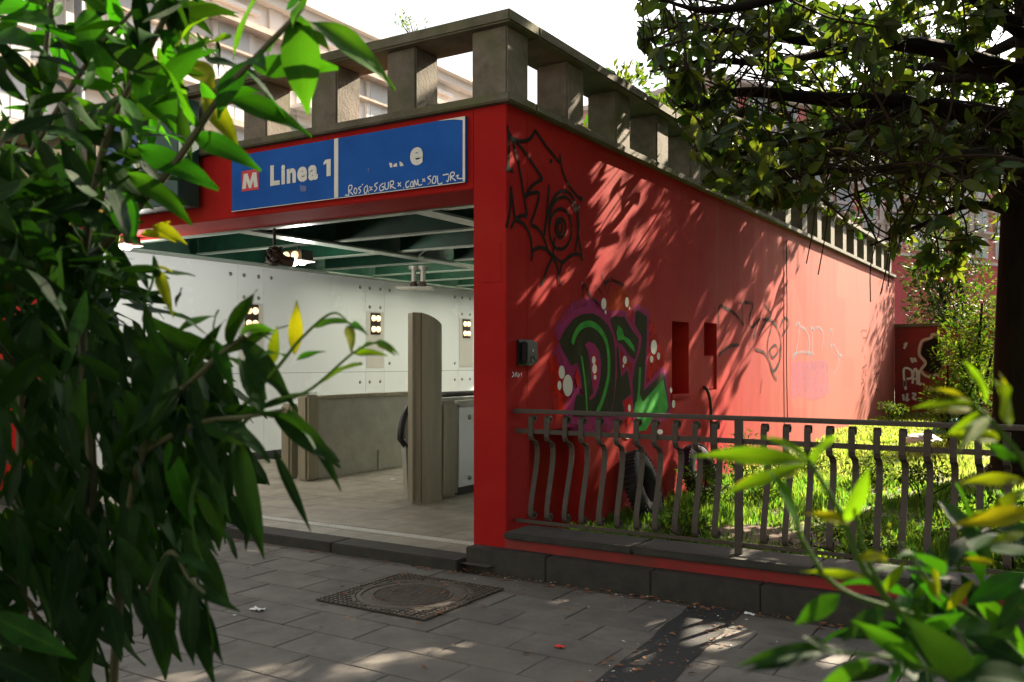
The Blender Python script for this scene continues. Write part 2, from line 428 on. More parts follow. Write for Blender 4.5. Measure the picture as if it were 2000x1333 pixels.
    if back:
        geo = N.new('ShaderNodeNewGeometry')
        m3 = N.new('ShaderNodeMix'); m3.data_type = 'RGBA'; m3.inputs['B'].default_value = tuple(back) + (1,)
        L.new(geo.outputs['Backfacing'], m3.inputs['Factor']); L.new(base, m3.inputs['A']); base = m3.outputs['Result']
    L.new(base, p.inputs['Base Color'])
    p.inputs['Roughness'].default_value = rough
    p.inputs['Specular IOR Level'].default_value = spec
    bp = N.new('ShaderNodeBump'); bp.inputs['Strength'].default_value = .25; bp.inputs['Distance'].default_value = .002
    L.new(mxv.outputs[0], bp.inputs['Height']); L.new(bp.outputs[0], p.inputs['Normal'])
    tl = N.new('ShaderNodeBsdfTranslucent')
    m4 = N.new('ShaderNodeMix'); m4.data_type = 'RGBA'; m4.inputs['A'].default_value = tuple(tcol[0]) + (1,); m4.inputs['B'].default_value = tuple(tcol[1]) + (1,)
    L.new(pw.outputs[0], m4.inputs['Factor']); L.new(m4.outputs['Result'], tl.inputs['Color'])
    ms = N.new('ShaderNodeMixShader'); ms.inputs[0].default_value = transl
    L.new(p.outputs[0], ms.inputs[1]); L.new(tl.outputs[0], ms.inputs[2]); L.new(ms.outputs[0], N['Material Output'].inputs[0])
    M[name] = m
LAUREL = dict(dark=(.004, .019, .004), light=(.009, .040, .005), transl=.25, tcol=((.010, .045, .002), (.05, .14, .004)), rough=.62, spec=.12)
YOUNG = dict(dark=(.06, .13, .006), light=(.18, .19, .006), transl=.52, tcol=((.14, .30, .004), (.44, .40, .006)), rough=.72, spec=.08)
MAGN = dict(dark=(.010, .026, .007), light=(.034, .052, .011), transl=.32, tcol=((.06, .16, .008), (.30, .36, .02)), rough=.4, back=(.035, .042, .012))
LIT_FRESH = dict(dark=(.009, .05, .004), light=(.024, .09, .005), transl=.42, tcol=((.03, .18, .003), (.10, .28, .005)), rough=.55, spec=.10)  # brighter laurel copy: sunlight through the top leaves put into the colour
HEDGE = dict(dark=(.014, .045, .008), light=(.06, .10, .02), transl=.35, tcol=((.05, .15, .006), (.25, .30, .02)), rough=.85, spec=.06)
EVER = dict(dark=(.010, .030, .008), light=(.035, .06, .015), transl=.22, tcol=((.03, .09, .005), (.22, .28, .02)), rough=.55, spec=.15)
for nm, dct in (('laurel', LAUREL), ('young', YOUNG), ('magnolia', MAGN), ('fresh', LIT_FRESH), ('hedge', HEDGE), ('ever', EVER)):
    leafmat(nm + '_leaf', **dct)
    leafmat(nm + '_mass', use_attr=True, **dct)

# ------------------------------------------------------------------ leaves
def leaf_template(rows=7, width=.36, bend=.18, fold=.10, tip=1.3, wave=.02, seed=0):
    """unit leaf along +Y, blade normal +Z; returns verts, faces, uv"""
    r = random.Random(seed)
    V = []; F = []; UV = []
    ph = r.uniform(0, 6)
    for i in range(rows + 1):
        t = i / rows
        tt = t
        wd = width * .5 * (math.sin(math.pi * tt ** .85)) ** .9 * (1 - .18 * tt) if 0 < t < 1 else .012
        if t > .8: wd *= 1 - (t - .8) * tip
        y = math.sin(t * bend * 2.2) / (bend * 2.2) if bend else t
        z = -(1 - math.cos(t * bend * 2.2)) / (bend * 2.2) if bend else 0
        for k, a in enumerate((-1, -.5, 0, .5, 1)):
            V.append((a * wd + .03 * bend * math.sin(t * 3 + ph), y, z + abs(a) * wd * fold * 2.2 + wave * math.sin(t * 9 + ph + a) * abs(a)))
            UV.append((.5 + a * .5, t))
    for i in range(rows):
        for k in range(4):
            b = i * 5 + k
            F.append((b, b + 1, b + 6, b + 5))
    return np.array(V), F, np.array(UV)
def leaf_mesh(name, tpl, material):
    V, F, UV = tpl
    me = bpy.data.meshes.new(name)
    me.from_pydata(V.tolist(), [], F)
    me.polygons.foreach_set('use_smooth', [True] * len(F))
    a = me.attributes.new('leafuv', 'FLOAT_COLOR', 'POINT')
    d = np.ones((len(V), 4), np.float32); d[:, 0] = UV[:, 0]; d[:, 1] = UV[:, 1]; d[:, 2] = .4
    a.data.foreach_set('color', d.ravel())
    me.materials.append(M[material])
    me.update()
    return me
def leaf_matrix(base, tip, nrm, wsc=1.0):
    base = Vector(base); y = Vector(tip) - base
    L = y.length; y.normalize()
    z = Vector(nrm); z = z - y * z.dot(y)
    if z.length < 1e-3: z = y.orthogonal()
    z.normalize(); x = y.cross(z)
    return Matrix(((x.x * L * wsc, y.x * L, z.x * L, base.x), (x.y * L * wsc, y.y * L, z.y * L, base.y), (x.z * L * wsc, y.z * L, z.z * L, base.z), (0, 0, 0, 1)))
def mass_mesh(name, tpl_list, mats, material):
    """many leaves joined into one mesh (numpy)"""
    vs = []; fs = []; at_ = []
    base = 0
    groups = {}
    for i, mt in enumerate(mats): groups.setdefault(i % len(tpl_list), []).append(mt)
    for gi, ml in groups.items():
        V, F, UV = tpl_list[gi]
        A = np.array([[list(r) for r in m] for m in ml])           # n,4,4
        P = np.einsum('nij,vj->nvi', A[:, :3, :3], V) + A[:, None, :3, 3]
        n, k = P.shape[:2]
        vs.append(P.reshape(-1, 3))
        f = np.array(F)
        fs.append((f[None] + (base + np.arange(n) * k)[:, None, None]).reshape(-1, 4))
        d = np.ones((n, k, 4), np.float32); d[:, :, 0] = UV[:, 0]; d[:, :, 1] = UV[:, 1]; d[:, :, 2] = nrg.random(n)[:, None]
        at_.append(d.reshape(-1, 4))
        base += n * k
    V = np.concatenate(vs).astype(np.float32); Fq = np.concatenate(fs).astype(np.int32); D = np.concatenate(at_)
    me = bpy.data.meshes.new(name)
    me.vertices.add(len(V)); me.vertices.foreach_set('co', V.ravel())
    me.loops.add(Fq.size); me.loops.foreach_set('vertex_index', Fq.ravel())
    me.polygons.add(len(Fq)); me.polygons.foreach_set('loop_start', np.arange(0, Fq.size, 4, dtype=np.int32))
    me.polygons.foreach_set('use_smooth', np.ones(len(Fq), bool))
    a = me.attributes.new('leafuv', 'FLOAT_COLOR', 'POINT'); a.data.foreach_set('color', D.ravel())
    me.materials.append(M[material])
    me.update(calc_edges=True)
    return me
def inview(p, m=20):
    u, v, t = proj(p)
    return t > .1 and -m < u < 2000 + m and -m < v < 1333 + m
def foliage(parent, mats, tpl_big, tpl_small, kind, nbig, massname='foliage', always=()):
    """the largest leaves in view become single parts, the rest one mass"""
    sz = []
    for i, m in enumerate(mats):
        c = m @ Vector((0, .5, 0))
        if inview(c):
            sz.append((m.col[1].to_3d().length / proj(c)[2], i))
    sz.sort(reverse=True)
    big = set(i for _, i in sz[:nbig])
    meshes = [leaf_mesh('leaf', t, kind + '_leaf') for t in tpl_big]
    k = 0
    for m, km in always:
        o = link('leaf', km, None, parent); o.matrix_basis = m; k += 1
    for i in big:
        o = link('leaf', meshes[k % len(meshes)], None, parent)
        o.matrix_basis = mats[i]; k += 1
    rest = [m for i, m in enumerate(mats) if i not in big]
    if rest:
        o = link(massname, mass_mesh(massname, tpl_small, rest, kind + '_mass'), None, parent)
        tag(o, kind='stuff')

# ------------------------------------------------------------------ THE SETTING
def sheet(name, x0, x1, y0, y1, z, m, nx=1, ny=1, zf=None):
    mb = MB()
    vs = []
    for j in range(ny + 1):
        for i in range(nx + 1):
            x = x0 + (x1 - x0) * i / nx; y = y0 + (y1 - y0) * j / ny
            vs.append((x, y, z if zf is None else zf(x, y)))
    fs = [(j * (nx + 1) + i, j * (nx + 1) + i + 1, (j + 1) * (nx + 1) + i + 1, (j + 1) * (nx + 1) + i) for j in range(ny) for i in range(nx)]
    mb.add(vs, fs, True)
    return tag(link(name, mb.mesh(name), m), kind='structure')
sheet('ground', -600, 600, -400, 900, -.06, 'ground')
pav = sheet('pavement', -9, 9, -9, -.05, -.014, 'joint')
PITY, PITX = .33, .54
SLAB = []
for k in range(6):
    mb = MB(); r = random.Random(k)
    hx, hy = PITX / 2 - .0035, PITY / 2 - .0035
    mb.box(-hx, hx, -hy, hy, -.04, 0)
    me = mb.mesh('slab'); bm = bmesh.new(); bm.from_mesh(me)
    bmesh.ops.bevel(bm, geom=list(bm.edges), offset=.004, segments=1, affect='EDGES')
    bmesh.ops.recalc_face_normals(bm, faces=bm.faces)
    bm.to_mesh(me); bm.free(); me.materials.append(M['paving']); SLAB.append(me)
j = 0
y = -.25 - PITY / 2
while y > -4.4:
    x = -4.8 + (.27 if j % 2 else 0) - .154
    while x < 4.4:
        u, v, t = proj((x, y, 0))
        if t > .3 and -120 < u < 2120 and v < 1480:
            o = link('slab', rng.choice(SLAB), None, pav)
            o.location = (x, y, rng.uniform(-.0015, .0015))
            o.rotation_euler = (rng.uniform(-.003, .003), rng.uniform(-.003, .003), 0)
        x += PITX
    y -= PITY; j += 1
fl = sheet('station_floor', -7.2, -.02, -.22, 14, .055, 'joint')
FS = []
for k in range(2):
    mb = MB(); mb.box(-.297, .297, -.197, .197, -.03, 0); FS.append(mb.mesh('slab'))
    FS[-1].materials.append(M['floor_stone'])
for j in range(24):
    for i in range(12):
        x = -.35 - .3 - i * .6 - (.3 if j % 2 else 0) + .3; y = .0 + .2 + j * .4
        if x < -6.9 or x > -.2: continue
        if abs(y - .3) < .01: pass
        u, v, t = proj((x, y, .08))
        if u > 960 or u < -60: continue
        o = link('slab', FS[(i + j) % 2], None, fl); o.location = (x, y, .08 + rng.uniform(-.001, .001))
# step edge of dark stone
mb = MB()
for i in range(6):
    mb = MB(); x1 = -.274 - i * 1.25
    mb.box(x1 - 1.244, x1, -.26, -.003, -.02, .082)
    stn = mb.build('step_stone', 'lava_stone', fl, bevel=.008)
# metal drain channel set in the floor
dr = empty('drain_channel', (-3, .3, .08), 'pale perforated metal drain strip across the entrance floor', 'drain')
mb = MB(); mb.box(-6.6, -.36, .24, .36, .06, .0855); mb.build('channel', 'steel_dull', dr)
mb = MB()
for i in range(150):
    x = -.42 - i * .04
    for k in range(3):
        mb.box(x - .013, x + .013, .252 + k * .036, .252 + k * .036 + .024, .0856, .089)
tag(mb.build('grid', 'sign_white', dr), kind='stuff')
# asphalt repair strip
mb = MB()
N_ = 26; vs = []; r2 = random.Random(3)
for i in range(N_ + 1):
    y = -.2 - 4.2 * i / N_
    vs.append((1.53 + .065 * (-y - .2) + r2.uniform(-.012, .012), y, .005)); vs.append((1.86 + .065 * (-y - .2) + r2.uniform(-.012, .012), y, .005))
mb.add(vs, [(2 * i, 2 * i + 1, 2 * i + 3, 2 * i + 2) for i in range(N_)])
tag(link('asphalt_strip', mb.mesh('asphalt_strip'), 'asphalt'), kind='structure')
# lawn
def gz(x, y):
    return .10 + .2 * max(0, min(1, (y - 2) / 9)) + .03 * math.sin(x * 2.1 + y * .7) * math.sin(y * 1.3) 
sheet('lawn', .02, 14, .28, 16.9, 0, 'lawn', 40, 60, gz)
# bare earth patch near the fence
mb = MB(); c0 = (1.5, 1.75); vs = [(c0[0], c0[1], gz(*c0) + .03)]
for k in range(20):
    a = k * math.pi / 10; rr = 1 + .25 * math.sin(3 * a) + .1 * math.sin(7 * a)
    x, y = c0[0] + .55 * rr * math.cos(a), c0[1] + .5 * rr * math.sin(a); vs.append((x, y, gz(x, y) + .012))
mb.add(vs, [(0, k + 1, (k + 1) % 20 + 1) for k in range(20)], True)
tag(link('soil_patch', mb.mesh('soil_patch'), 'soil'), kind='structure')

# ------------------------------------------------------------------ METRO ENTRANCE BUILDING
LEN = 16.9
bld = empty('metro_entrance', (0, 0, 0), 'red painted metro entrance with graffiti side wall and concrete balustrade on top', 'building')
def wall_x(mb, x, xb, y0, y1, z0, z1, holes):
    ys = sorted(set([y0, y1] + [h[0] for h in holes] + [h[1] for h in holes]))
    zs = sorted(set([z0, z1] + [h[2] for h in holes] + [h[3] for h in holes]))
    for a, b in zip(ys, ys[1:]):
        for c, d in zip(zs, zs[1:]):
            if any(h[0] <= a and b <= h[1] and h[2] <= c and d <= h[3] for h in holes): continue
            mb.quad((x, a, c), (x, b, c), (x, b, d), (x, a, d))
    for h in holes:
        a, b, c, d, dep = h
        q = x - dep
        mb.quad((q, a, c), (q, b, c), (q, b, d), (q, a, d))
        mb.quad((x, a, c), (q, a, c), (q, a, d), (x, a, d)); mb.quad((x, b, c), (x, b, d), (q, b, d), (q, b, c))
        mb.quad((x, a, c), (x, b, c), (q, b, c), (q, a, c)); mb.quad((x, a, d), (q, a, d), (q, b, d), (x, b, d))
    mb.quad((xb, y0, z0), (xb, y0, z1), (xb, y1, z1), (xb, y1, z0))
    mb.quad((x, y1, z0), (xb, y1, z0), (xb, y1, z1), (x, y1, z1)); mb.quad((x, y0, z0), (x, y0, z1), (xb, y0, z1), (xb, y0, z0))
    mb.quad((x, y0, z1), (x, y1, z1), (xb, y1, z1), (xb, y0, z1))
mb = MB()
HOLES = [(3.25, 3.74, 1.20, 1.98, .22), (4.22, 4.65, 1.22, 2.0, .16), (.33, 1.255, .12, 1.0, .20)]
mb = MB(); wall_x(mb, 0, -.3, .30, LEN, -.05, 3.48, HOLES)
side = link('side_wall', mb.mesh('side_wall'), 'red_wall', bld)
mb = MB(); mb.box(-.30, -.0005, 0, .2995, .0, 3.48); mb.build('pillar', 'red_paint', bld, bevel=.006)
mb = MB(); mb.box(-8.6, -.3005, .003, .55, 2.87, 3.48); mb.build('lintel', 'red_paint', bld, bevel=.006)
mb = MB(); mb.box(-6.9, -.3005, .555, .60, 2.86, 2.885); mb.build('lintel_edge', 'green_flange', bld)
mb = MB(); mb.box(-8.6, -6.95, .003, .55, .0, 2.869); mb.build('pillar', 'red_paint', bld)
mb = MB(); mb.box(-.342, -.303, .56, 13.4, .06, 3.39); mb.build('bounce_lining', 'white_panel', bld)  # unseen white lining, added to keep red bounce light off the hall
# recess fittings
mb = MB(); mb.box(-.13, -.02, 4.25, 4.62, 1.23, 1.62); mb.build('niche_cover', 'red_paint', side, bevel=.006)
mb = MB(); mb.box(-.02, .018, 3.23, 3.76, 1.165, 1.197); mb.build('niche_sill', 'red_paint', side)
# plinth, in stones
xs = [-.27, .42, 1.22, 1.95, 2.75, 3.6, 4.5, 5.6]
for a, b in zip(xs, xs[1:]):
    mb = MB(); mb.box(a + .002, b - .002, -.15, -.02, -.02, .165 + rng.uniform(-.002, .002)); mb.build('plinth_stone', 'lava_stone', bld, bevel=.007)
mb = MB(); mb.box(.002, 5.6, -.03, .24, 0, .238); mb.build('low_wall', 'red_rough', bld)
xs = [.012, 1.05, 2.25, 3.45, 4.5, 5.6]
for a, b in zip(xs, xs[1:]):
    mb = MB(); mb.box(a + .002, b - .002, -.075, .30, .24, .292 + rng.uniform(-.002, .002)); mb.build('coping_stone', 'lava_stone', bld, bevel=.012)
# small patch plates on the pillar
mb = MB(); mb.box(-.235, -.05, -.004, .002, 2.15, 2.45); mb.build('access_plate', 'red_paint', bld, bevel=.001)
# balustrade: ledge, piers, coping
mb = MB(); mb.box(-8.6, .06, -.06, .34, 3.482, 3.55); mb.build('ledge', 'concrete_top', bld, bevel=.01)
mb = MB(); mb.box(-.34, .06, .343, LEN, 3.482, 3.55); mb.build('ledge', 'concrete_top', bld, bevel=.01)
mb = MB(); mb.box(-8.6, .075, -.075, .36, 4.062, 4.155); mb.build('balustrade_coping', 'concrete_top', bld, bevel=.014)
mb = MB(); mb.box(-.36, .075, .362, LEN, 4.062, 4.155); mb.build('balustrade_coping', 'concrete_top', bld, bevel=.014)
mb = MB(); mb.box(-.31, .01, -.01, .30, 3.551, 4.061); mb.build('pier', 'concrete', bld, bevel=.012)
mb = MB(); mb.box(-.15, .15, -.15, .15, 0, .51); pier0 = mb.mesh('pier')
bm = bmesh.new(); bm.from_mesh(pier0); bmesh.ops.bevel(bm, geom=list(bm.edges), offset=.012, segments=2, affect='EDGES'); bmesh.ops.recalc_face_normals(bm, faces=bm.faces); bm.to_mesh(pier0); bm.free()
pier0.materials.append(M['concrete'])
for k in range(9):
    o = link('pier', pier0, None, bld); o.location = (-1.005 - .842 * k, .15, 3.551)
k = 0
while 1.10 + .953 * k < LEN - .2:
    o = link('pier', pier0, None, bld); o.location = (-.15, 1.10 + .953 * k, 3.551); k += 1
# roof slab over the front of the hall, open well behind
mb = MB(); mb.box(-7.2, -.345, .36, 4.795, 3.425, 3.478); mb.build('roof_slab', 'green_steel', bld)
mb = MB(); mb.box(-7.25, -7.16, .56, 13.5, 2.0, 3.478); mb.build('upper_wall', 'green_steel', bld)
mb = MB(); mb.box(-7.15, -6.30, 1.18, 13.0, 3.41, 3.42); mb.build('roof_slab', 'green_steel', bld)
# steel beams: web + flanges
for x in (-1.6, -4.03, -6.5):
    mb = MB(); mb.box(x - .012, x + .012, .61, 13, 2.975, 3.39); mb.build('beam_web', 'green_steel', bld)
    mb = MB(); mb.box(x - .11, x + .11, .61, 13, 2.95, 2.973); mb.build('beam_flange', 'green_flange', bld)
for k in range(10):
    y = 1.2 + 1.2 * k
    for xa, xb in ((-7.15, -6.53), (-6.47, -4.06), (-4.0, -1.63), (-1.57, -.35)):
        mb = MB(); mb.box(xa + .09, xb - .09, y - .012, y + .012, 3.0, 3.395); mb.build('cross_web', 'green_steel', bld)
        mb = MB(); mb.box(xa + .09, xb - .09, y - .06, y + .06, 2.982, 2.999); mb.build('cross_flange', 'green_flange', bld)

# unseen frosted panes added over the rear beams to spread soft daylight
for k in range(5, 12):
    for xa, xb in ((-6.299, -4.06), (-4.058, -1.63), (-1.628, -.345)):
        mb = MB(); mb.box(xa, xb, 1.2 * k - 1.199, 1.2 * k - .001, 3.41, 3.42); mb.build('diffuser_pane', 'frosted', bld)
# graffiti painted on the side wall
def wp(u, v, x):
    return on(u, v, 0, x)
def poly_paint(pts, x, m, name='graffiti', tf=None):
    P = [wp(*(tf(p) if tf else p), x) for p in pts]
    tri = tessellate_polygon([[Vector((p.y, p.z, 0)) for p in P]])
    mb = MB(); mb.add(P, [tuple(t) for t in tri])
    o = mb.build(name, m, side)
    return o
def ribbon(mb, pts, wd, x, closed=False, tf=None, n=7, taper=True, smooth=True):
    P = [wp(*(tf(p) if tf else p), x) for p in pts]
    if smooth and len(P) > 2: P = catmull(P + ([P[0]] if closed else []), n)
    elif closed: P = P + [P[0]]
    L = []; 
    for i, p in enumerate(P):
        t = (P[min(i + 1, len(P) - 1)] - P[max(i - 1, 0)])
        if t.length < 1e-9: t = Vector((0, 1, 0))
        t.normalize(); nrm = Vector((0, -t.z, t.y))
        k = wd * .5
        if taper and not closed and (i == 0 or i == len(P) - 1): k *= .55
        L.append(p + nrm * k); L.append(p - nrm * k)
    mb.add(L, [(2 * i, 2 * i + 1, 2 * i + 3, 2 * i + 2) for i in range(len(P) - 1)])
def z5(p): return (1060 + p[0] * .2251, 560 + p[1] * .2251)
def z6(p): return (960 + p[0] * .2475, 230 + p[1] * .2475)
def zr(p): return (1300 + p[0] * .35, 433 + p[1] * .35)
D_ = [(140, 480), (190, 380), (270, 280), (340, 240), (430, 232), (500, 265), (570, 340), (610, 430), (630, 560), (632, 720), (625, 880), (612, 1000), (585, 1130), (265, 1130), (280, 1000), (295, 935), (350, 950), (330, 760), (300, 660), (250, 690), (185, 575)]
I1 = [(590, 275), (625, 255), (690, 268), (705, 258), (740, 320), (780, 385), (835, 455), (825, 545), (800, 637), (745, 590), (690, 505), (650, 485), (620, 400), (587, 310)]
I2 = [(640, 560), (655, 500), (668, 640), (683, 790), (733, 725), (768, 930), (690, 1000), (715, 1130), (592, 1130), (622, 960), (645, 760)]
L_ = [(800, 330), (803, 220), (820, 203), (860, 230), (907, 262), (902, 500), (890, 700), (878, 905), (960, 830), (1050, 738), (1070, 880), (1097, 1060), (1060, 1115), (940, 1150), (800, 1120), (785, 1000), (778, 820), (805, 670), (845, 560), (862, 440), (830, 380)]
CNT = [(365, 505), (400, 480), (450, 500), (490, 560), (507, 660), (500, 790), (480, 890), (450, 955), (420, 985), (398, 972), (437, 925), (425, 800), (410, 650), (392, 560)]
RED = [(905, 250), (960, 330), (1040, 560), (1060, 680), (960, 790), (870, 870)]
ORG = [(545, 200), (600, 40), (690, 0), (760, 60), (800, 190), (700, 230), (600, 250)]
ORL = [(40, 640), (140, 560), (260, 690), (300, 800), (300, 1000), (240, 1130), (90, 1130)]
poly_paint(RED, .0022, 'worn_red', tf=z5); poly_paint(ORG, .0022, 'worn_orange', tf=z5); poly_paint(ORL, .0022, 'worn_red', tf=z5)
mb = MB()
ribbon(mb, D_, .12, .0035, True, z5, 3); mb.build('graffiti', 'spray_purple', side)
mb = MB(); ribbon(mb, I1, .11, .0037, True, z5, 3); mb.build('graffiti', 'spray_purple', side)
mb = MB(); ribbon(mb, L_, .11, .0039, True, z5, 3); mb.build('graffiti', 'spray_purple', side)
mb = MB(); ribbon(mb, I2, .07, .0041, True, z5, 3); mb.build('graffiti', 'spray_purple', side)
mb = MB(); ribbon(mb, D_, .26, .0026, True, z5, 3); mb.build('graffiti', 'worn_purple', side)
for P_, x in ((D_, .0052), (I1, .0054), (I2, .0052), (L_, .0054)): poly_paint(P_, x, 'spray_dark', tf=z5)
poly_paint(CNT, .0062, 'spray_purple', tf=z5)
poly_paint([(425, 600), (450, 580), (478, 660), (470, 800), (450, 900), (445, 780)], .0068, 'spray_red', tf=z5)
poly_paint([(300, 700), (325, 860), (300, 880), (280, 780)], .0062, 'spray_red', tf=z5)
poly_paint([(700, 1000), (765, 960), (780, 1110), (735, 1230), (725, 1110)], .0060, 'spray_red', tf=z5)
poly_paint([(655, 335), (690, 372), (705, 430), (752, 460), (790, 515), (803, 575), (765, 535), (700, 462), (652, 470), (640, 400)], .0064, 'spray_green', tf=z5)
poly_paint([(1045, 800), (1092, 1045), (1062, 1110), (955, 1145), (895, 1250), (832, 1257), (832, 1160), (792, 1100), (800, 1020), (845, 940), (865, 1000), (955, 905)], .0064, 'spray_green', tf=z5)
mb = MB(); ribbon(mb, [(258, 500), (282, 420), (330, 350), (410, 325), (480, 362), (540, 450), (570, 580), (572, 760), (545, 900), (510, 1010), (465, 1110)], .055, .0066, False, z5); mb.build('graffiti', 'spray_green', side)
mb = MB(); ribbon(mb, [(335, 600), (352, 710), (375, 900), (385, 1100)], .028, .0066, False, z5); mb.build('graffiti', 'spray_green', side)
mb = MB(); ribbon(mb, [(845, 700), (838, 850), (830, 960), (815, 1050)], .05, .0066, False, z5); mb.build('graffiti', 'spray_green', side)
mb = MB()
for (cx, cy, rx, ry) in [(530, 150, 22, 50), (546, 222, 8, 18), (731, 137, 17, 44), (753, 190, 6, 14), (965, 527, 27, 64), (1005, 605, 14, 32), (945, 632, 14, 30), (165, 745, 27, 57), (218, 860, 43, 95), (145, 860, 17, 40), (443, 640, 16, 35), (450, 715, 20, 42), (454, 788, 12, 22), (712, 638, 18, 36), (700, 690, 8, 16), (752, 1055, 12, 32), (1113, 900, 10, 25), (1135, 1020, 14, 35), (1018, 1262, 25, 22), (735, 1305, 25, 18)]:
    P = [wp(*z5((cx + rx * math.cos(a * math.pi / 9), cy + ry * math.sin(a * math.pi / 9))), .0072) for a in range(18)]
    mb = MB(); mb.add(P, [tuple(range(18))]); mb.build('graffiti', 'spray_white', side)
# black tag with the spiral
TAG = [[(125, 60), (140, 140), (200, 178), (260, 186), (312, 160), (345, 100)], [(345, 100), (420, 210), (480, 285), (540, 352), (540, 290)], [(548, 355), (570, 450), (620, 550), (680, 625), (710, 640)],
       [(140, 120), (200, 300), (240, 520), (270, 700), (282, 780)], [(140, 130), (260, 270), (340, 390), (398, 475), (385, 495)], [(395, 490), (320, 540), (265, 622)], [(262, 625), (320, 597), (376, 602), (345, 740), (308, 842)],
       [(308, 845), (370, 880), (420, 970), (450, 1060), (500, 1100), (560, 1142), (620, 1090)], [(135, 110), (138, 250), (133, 380), (118, 410), (155, 410), (165, 440)], [(155, 540), (150, 700), (135, 800), (115, 870)], [(155, 550), (172, 700), (187, 800)],
       [(150, 880), (190, 805), (240, 775), (282, 780)], [(190, 806), (250, 840), (300, 920), (320, 1050), (313, 1132)], [(315, 1062), (370, 1026), (430, 1040), (482, 1092)], [(455, 530), (438, 750), (415, 935)],
       [(418, 930), (445, 760), (490, 640), (545, 585), (605, 592), (655, 660), (684, 780), (685, 900), (660, 1060)], [(450, 860), (480, 700), (530, 640), (590, 630), (640, 690), (668, 760)],
       [(500, 942), (482, 1090), (440, 1190), (395, 1330)], [(480, 1092), (520, 1180), (542, 1330)], [(540, 1230), (560, 1150), (630, 1088), (690, 1080), (722, 1132)], [(690, 680), (678, 850), (698, 1000), (712, 1092)]]
for k, (cx, cy, rx, ry) in enumerate([(545, 880, 88, 160), (545, 872, 42, 75), (540, 868, 18, 44)]):
    TAG.append([(cx + rx * math.cos(a * .45 + k), cy + ry * math.sin(a * .45 + k)) for a in range(15)])
mb = MB()
for k, s in enumerate(TAG): ribbon(mb, s, .026, .0050 + k * .00006, False, z6)
for cx, cy, r_ in ((470, 345, 14), (125, 410, 16), (708, 643, 18), (388, 487, 14)):
    P = [wp(*z6((cx + r_ * .8 * math.cos(a), cy + r_ * 1.3 * math.sin(a))), .0066) for a in [i * math.pi / 5 for i in range(10)]]
    mb.add(P, [tuple(range(10))])
mb.build('graffiti', 'spray_black', side)
mb = MB()
for k, s in enumerate(TAG): ribbon(mb, s, .038, .0024 + k * .00006, False, z6, taper=False)
mb.build('graffiti', 'spray_haze', side)
mb = MB()
for s in ([(1138, 585), (1140, 555), (1155, 580), (1172, 598)], [(1163, 555), (1178, 578)], [(1176, 535), (1184, 570)], [(1180, 555), (1195, 548), (1222, 560)], [(1195, 540), (1186, 575)]):
    ribbon(mb, s, .03, .0048, False); 
mb.build('graffiti', 'worn_tag', side)
mb = MB()
TG2 = [[(297, 580), (300, 478), (350, 490), (400, 530), (436, 580)], [(436, 580), (424, 450)], [(420, 452), (485, 462), (468, 540), (480, 590), (530, 540)], [(530, 540), (510, 590), (490, 655)], [(550, 462), (592, 520), (560, 560), (520, 640)], [(540, 545), (600, 560), (640, 640), (642, 760), (600, 850)],
       [(600, 560), (570, 700), (600, 830), (635, 790), (640, 700)], [(580, 720), (610, 690), (630, 720), (600, 760), (580, 720)], [(500, 712), (560, 742), (600, 850), (622, 886)], [(296, 750), (350, 700), (412, 690)], [(640, 590), (665, 540), (690, 570), (650, 640)], [(540, 880), (530, 960)]]
for k, s in enumerate(TG2): ribbon(mb, s, .045, .0048 + k * .0001, False, zr)
mb.build('graffiti', 'worn_tag', side)
mb = MB()
for k, s in enumerate([[(722, 580), (745, 570), (740, 640), (725, 740), (705, 770)], [(745, 580), (790, 620), (800, 700), (790, 770)], [(800, 610), (815, 600), (820, 760)], [(820, 600), (860, 595), (880, 640), (870, 720)], [(915, 610), (930, 610), (920, 700), (940, 690), (965, 740), (985, 750)], [(700, 750), (760, 730), (830, 740)], [(960, 680), (965, 800), (930, 860)]]):
    mb = MB(); ribbon(mb, s, .05, .0045 + k * .0001, False, zr); mb.build('graffiti', 'faded_blue', side)
poly_paint([(700, 785), (905, 775), (915, 950), (880, 985), (820, 1000), (740, 970), (700, 990)], .0030, 'faded_purple', tf=zr)
mb = MB(); r4 = random.Random(8)
for col_x in (1108, 1180):
    yy = 600
    while yy < 960:
        s = [(col_x + r4.uniform(-18, 18), yy + r4.uniform(0, 40)) for _ in range(4)]
        mb = MB(); ribbon(mb, s, .035, .0045 + r4.random() * .001, False, zr); yy += 45; mb.build('graffiti', 'faded_brown', side)
# tiny white scrawl under the intercom
mb = MB()
for k, s in enumerate([[(1001, 727), (1004, 733), (1000, 737)], [(1006, 737), (1008, 728), (1010, 737)], [(1012, 728), (1012, 737), (1016, 730)], [(1018, 729), (1019, 736)]]): ribbon(mb, s, .010, .004 + k * .0001)
mb.build('graffiti', 'scribble', side)
# cable running down the wall, conduit from the niche
mb = MB(); mb.tube([wp(1536, 470, .02), wp(1537, 600, .022), wp(1536, 700, .02), wp(1538, 822, .022)], .007, 6)
tag(mb.build('wall_cable', 'dark_brown'), 'thin dark cable running straight down the red side wall', 'cable')
mb = MB(); mb.tube(catmull([wp(1374, 757, .0), wp(1381, 762, .05), wp(1387, 785, .045), wp(1389, 820, .04), wp(1391, 900, .05), wp(1393, 960, .06)], 6), .018, 8)
tag(mb.build('conduit_pipe', 'dark_brown'), 'bent dark conduit pipe below the niche in the red wall', 'pipe')
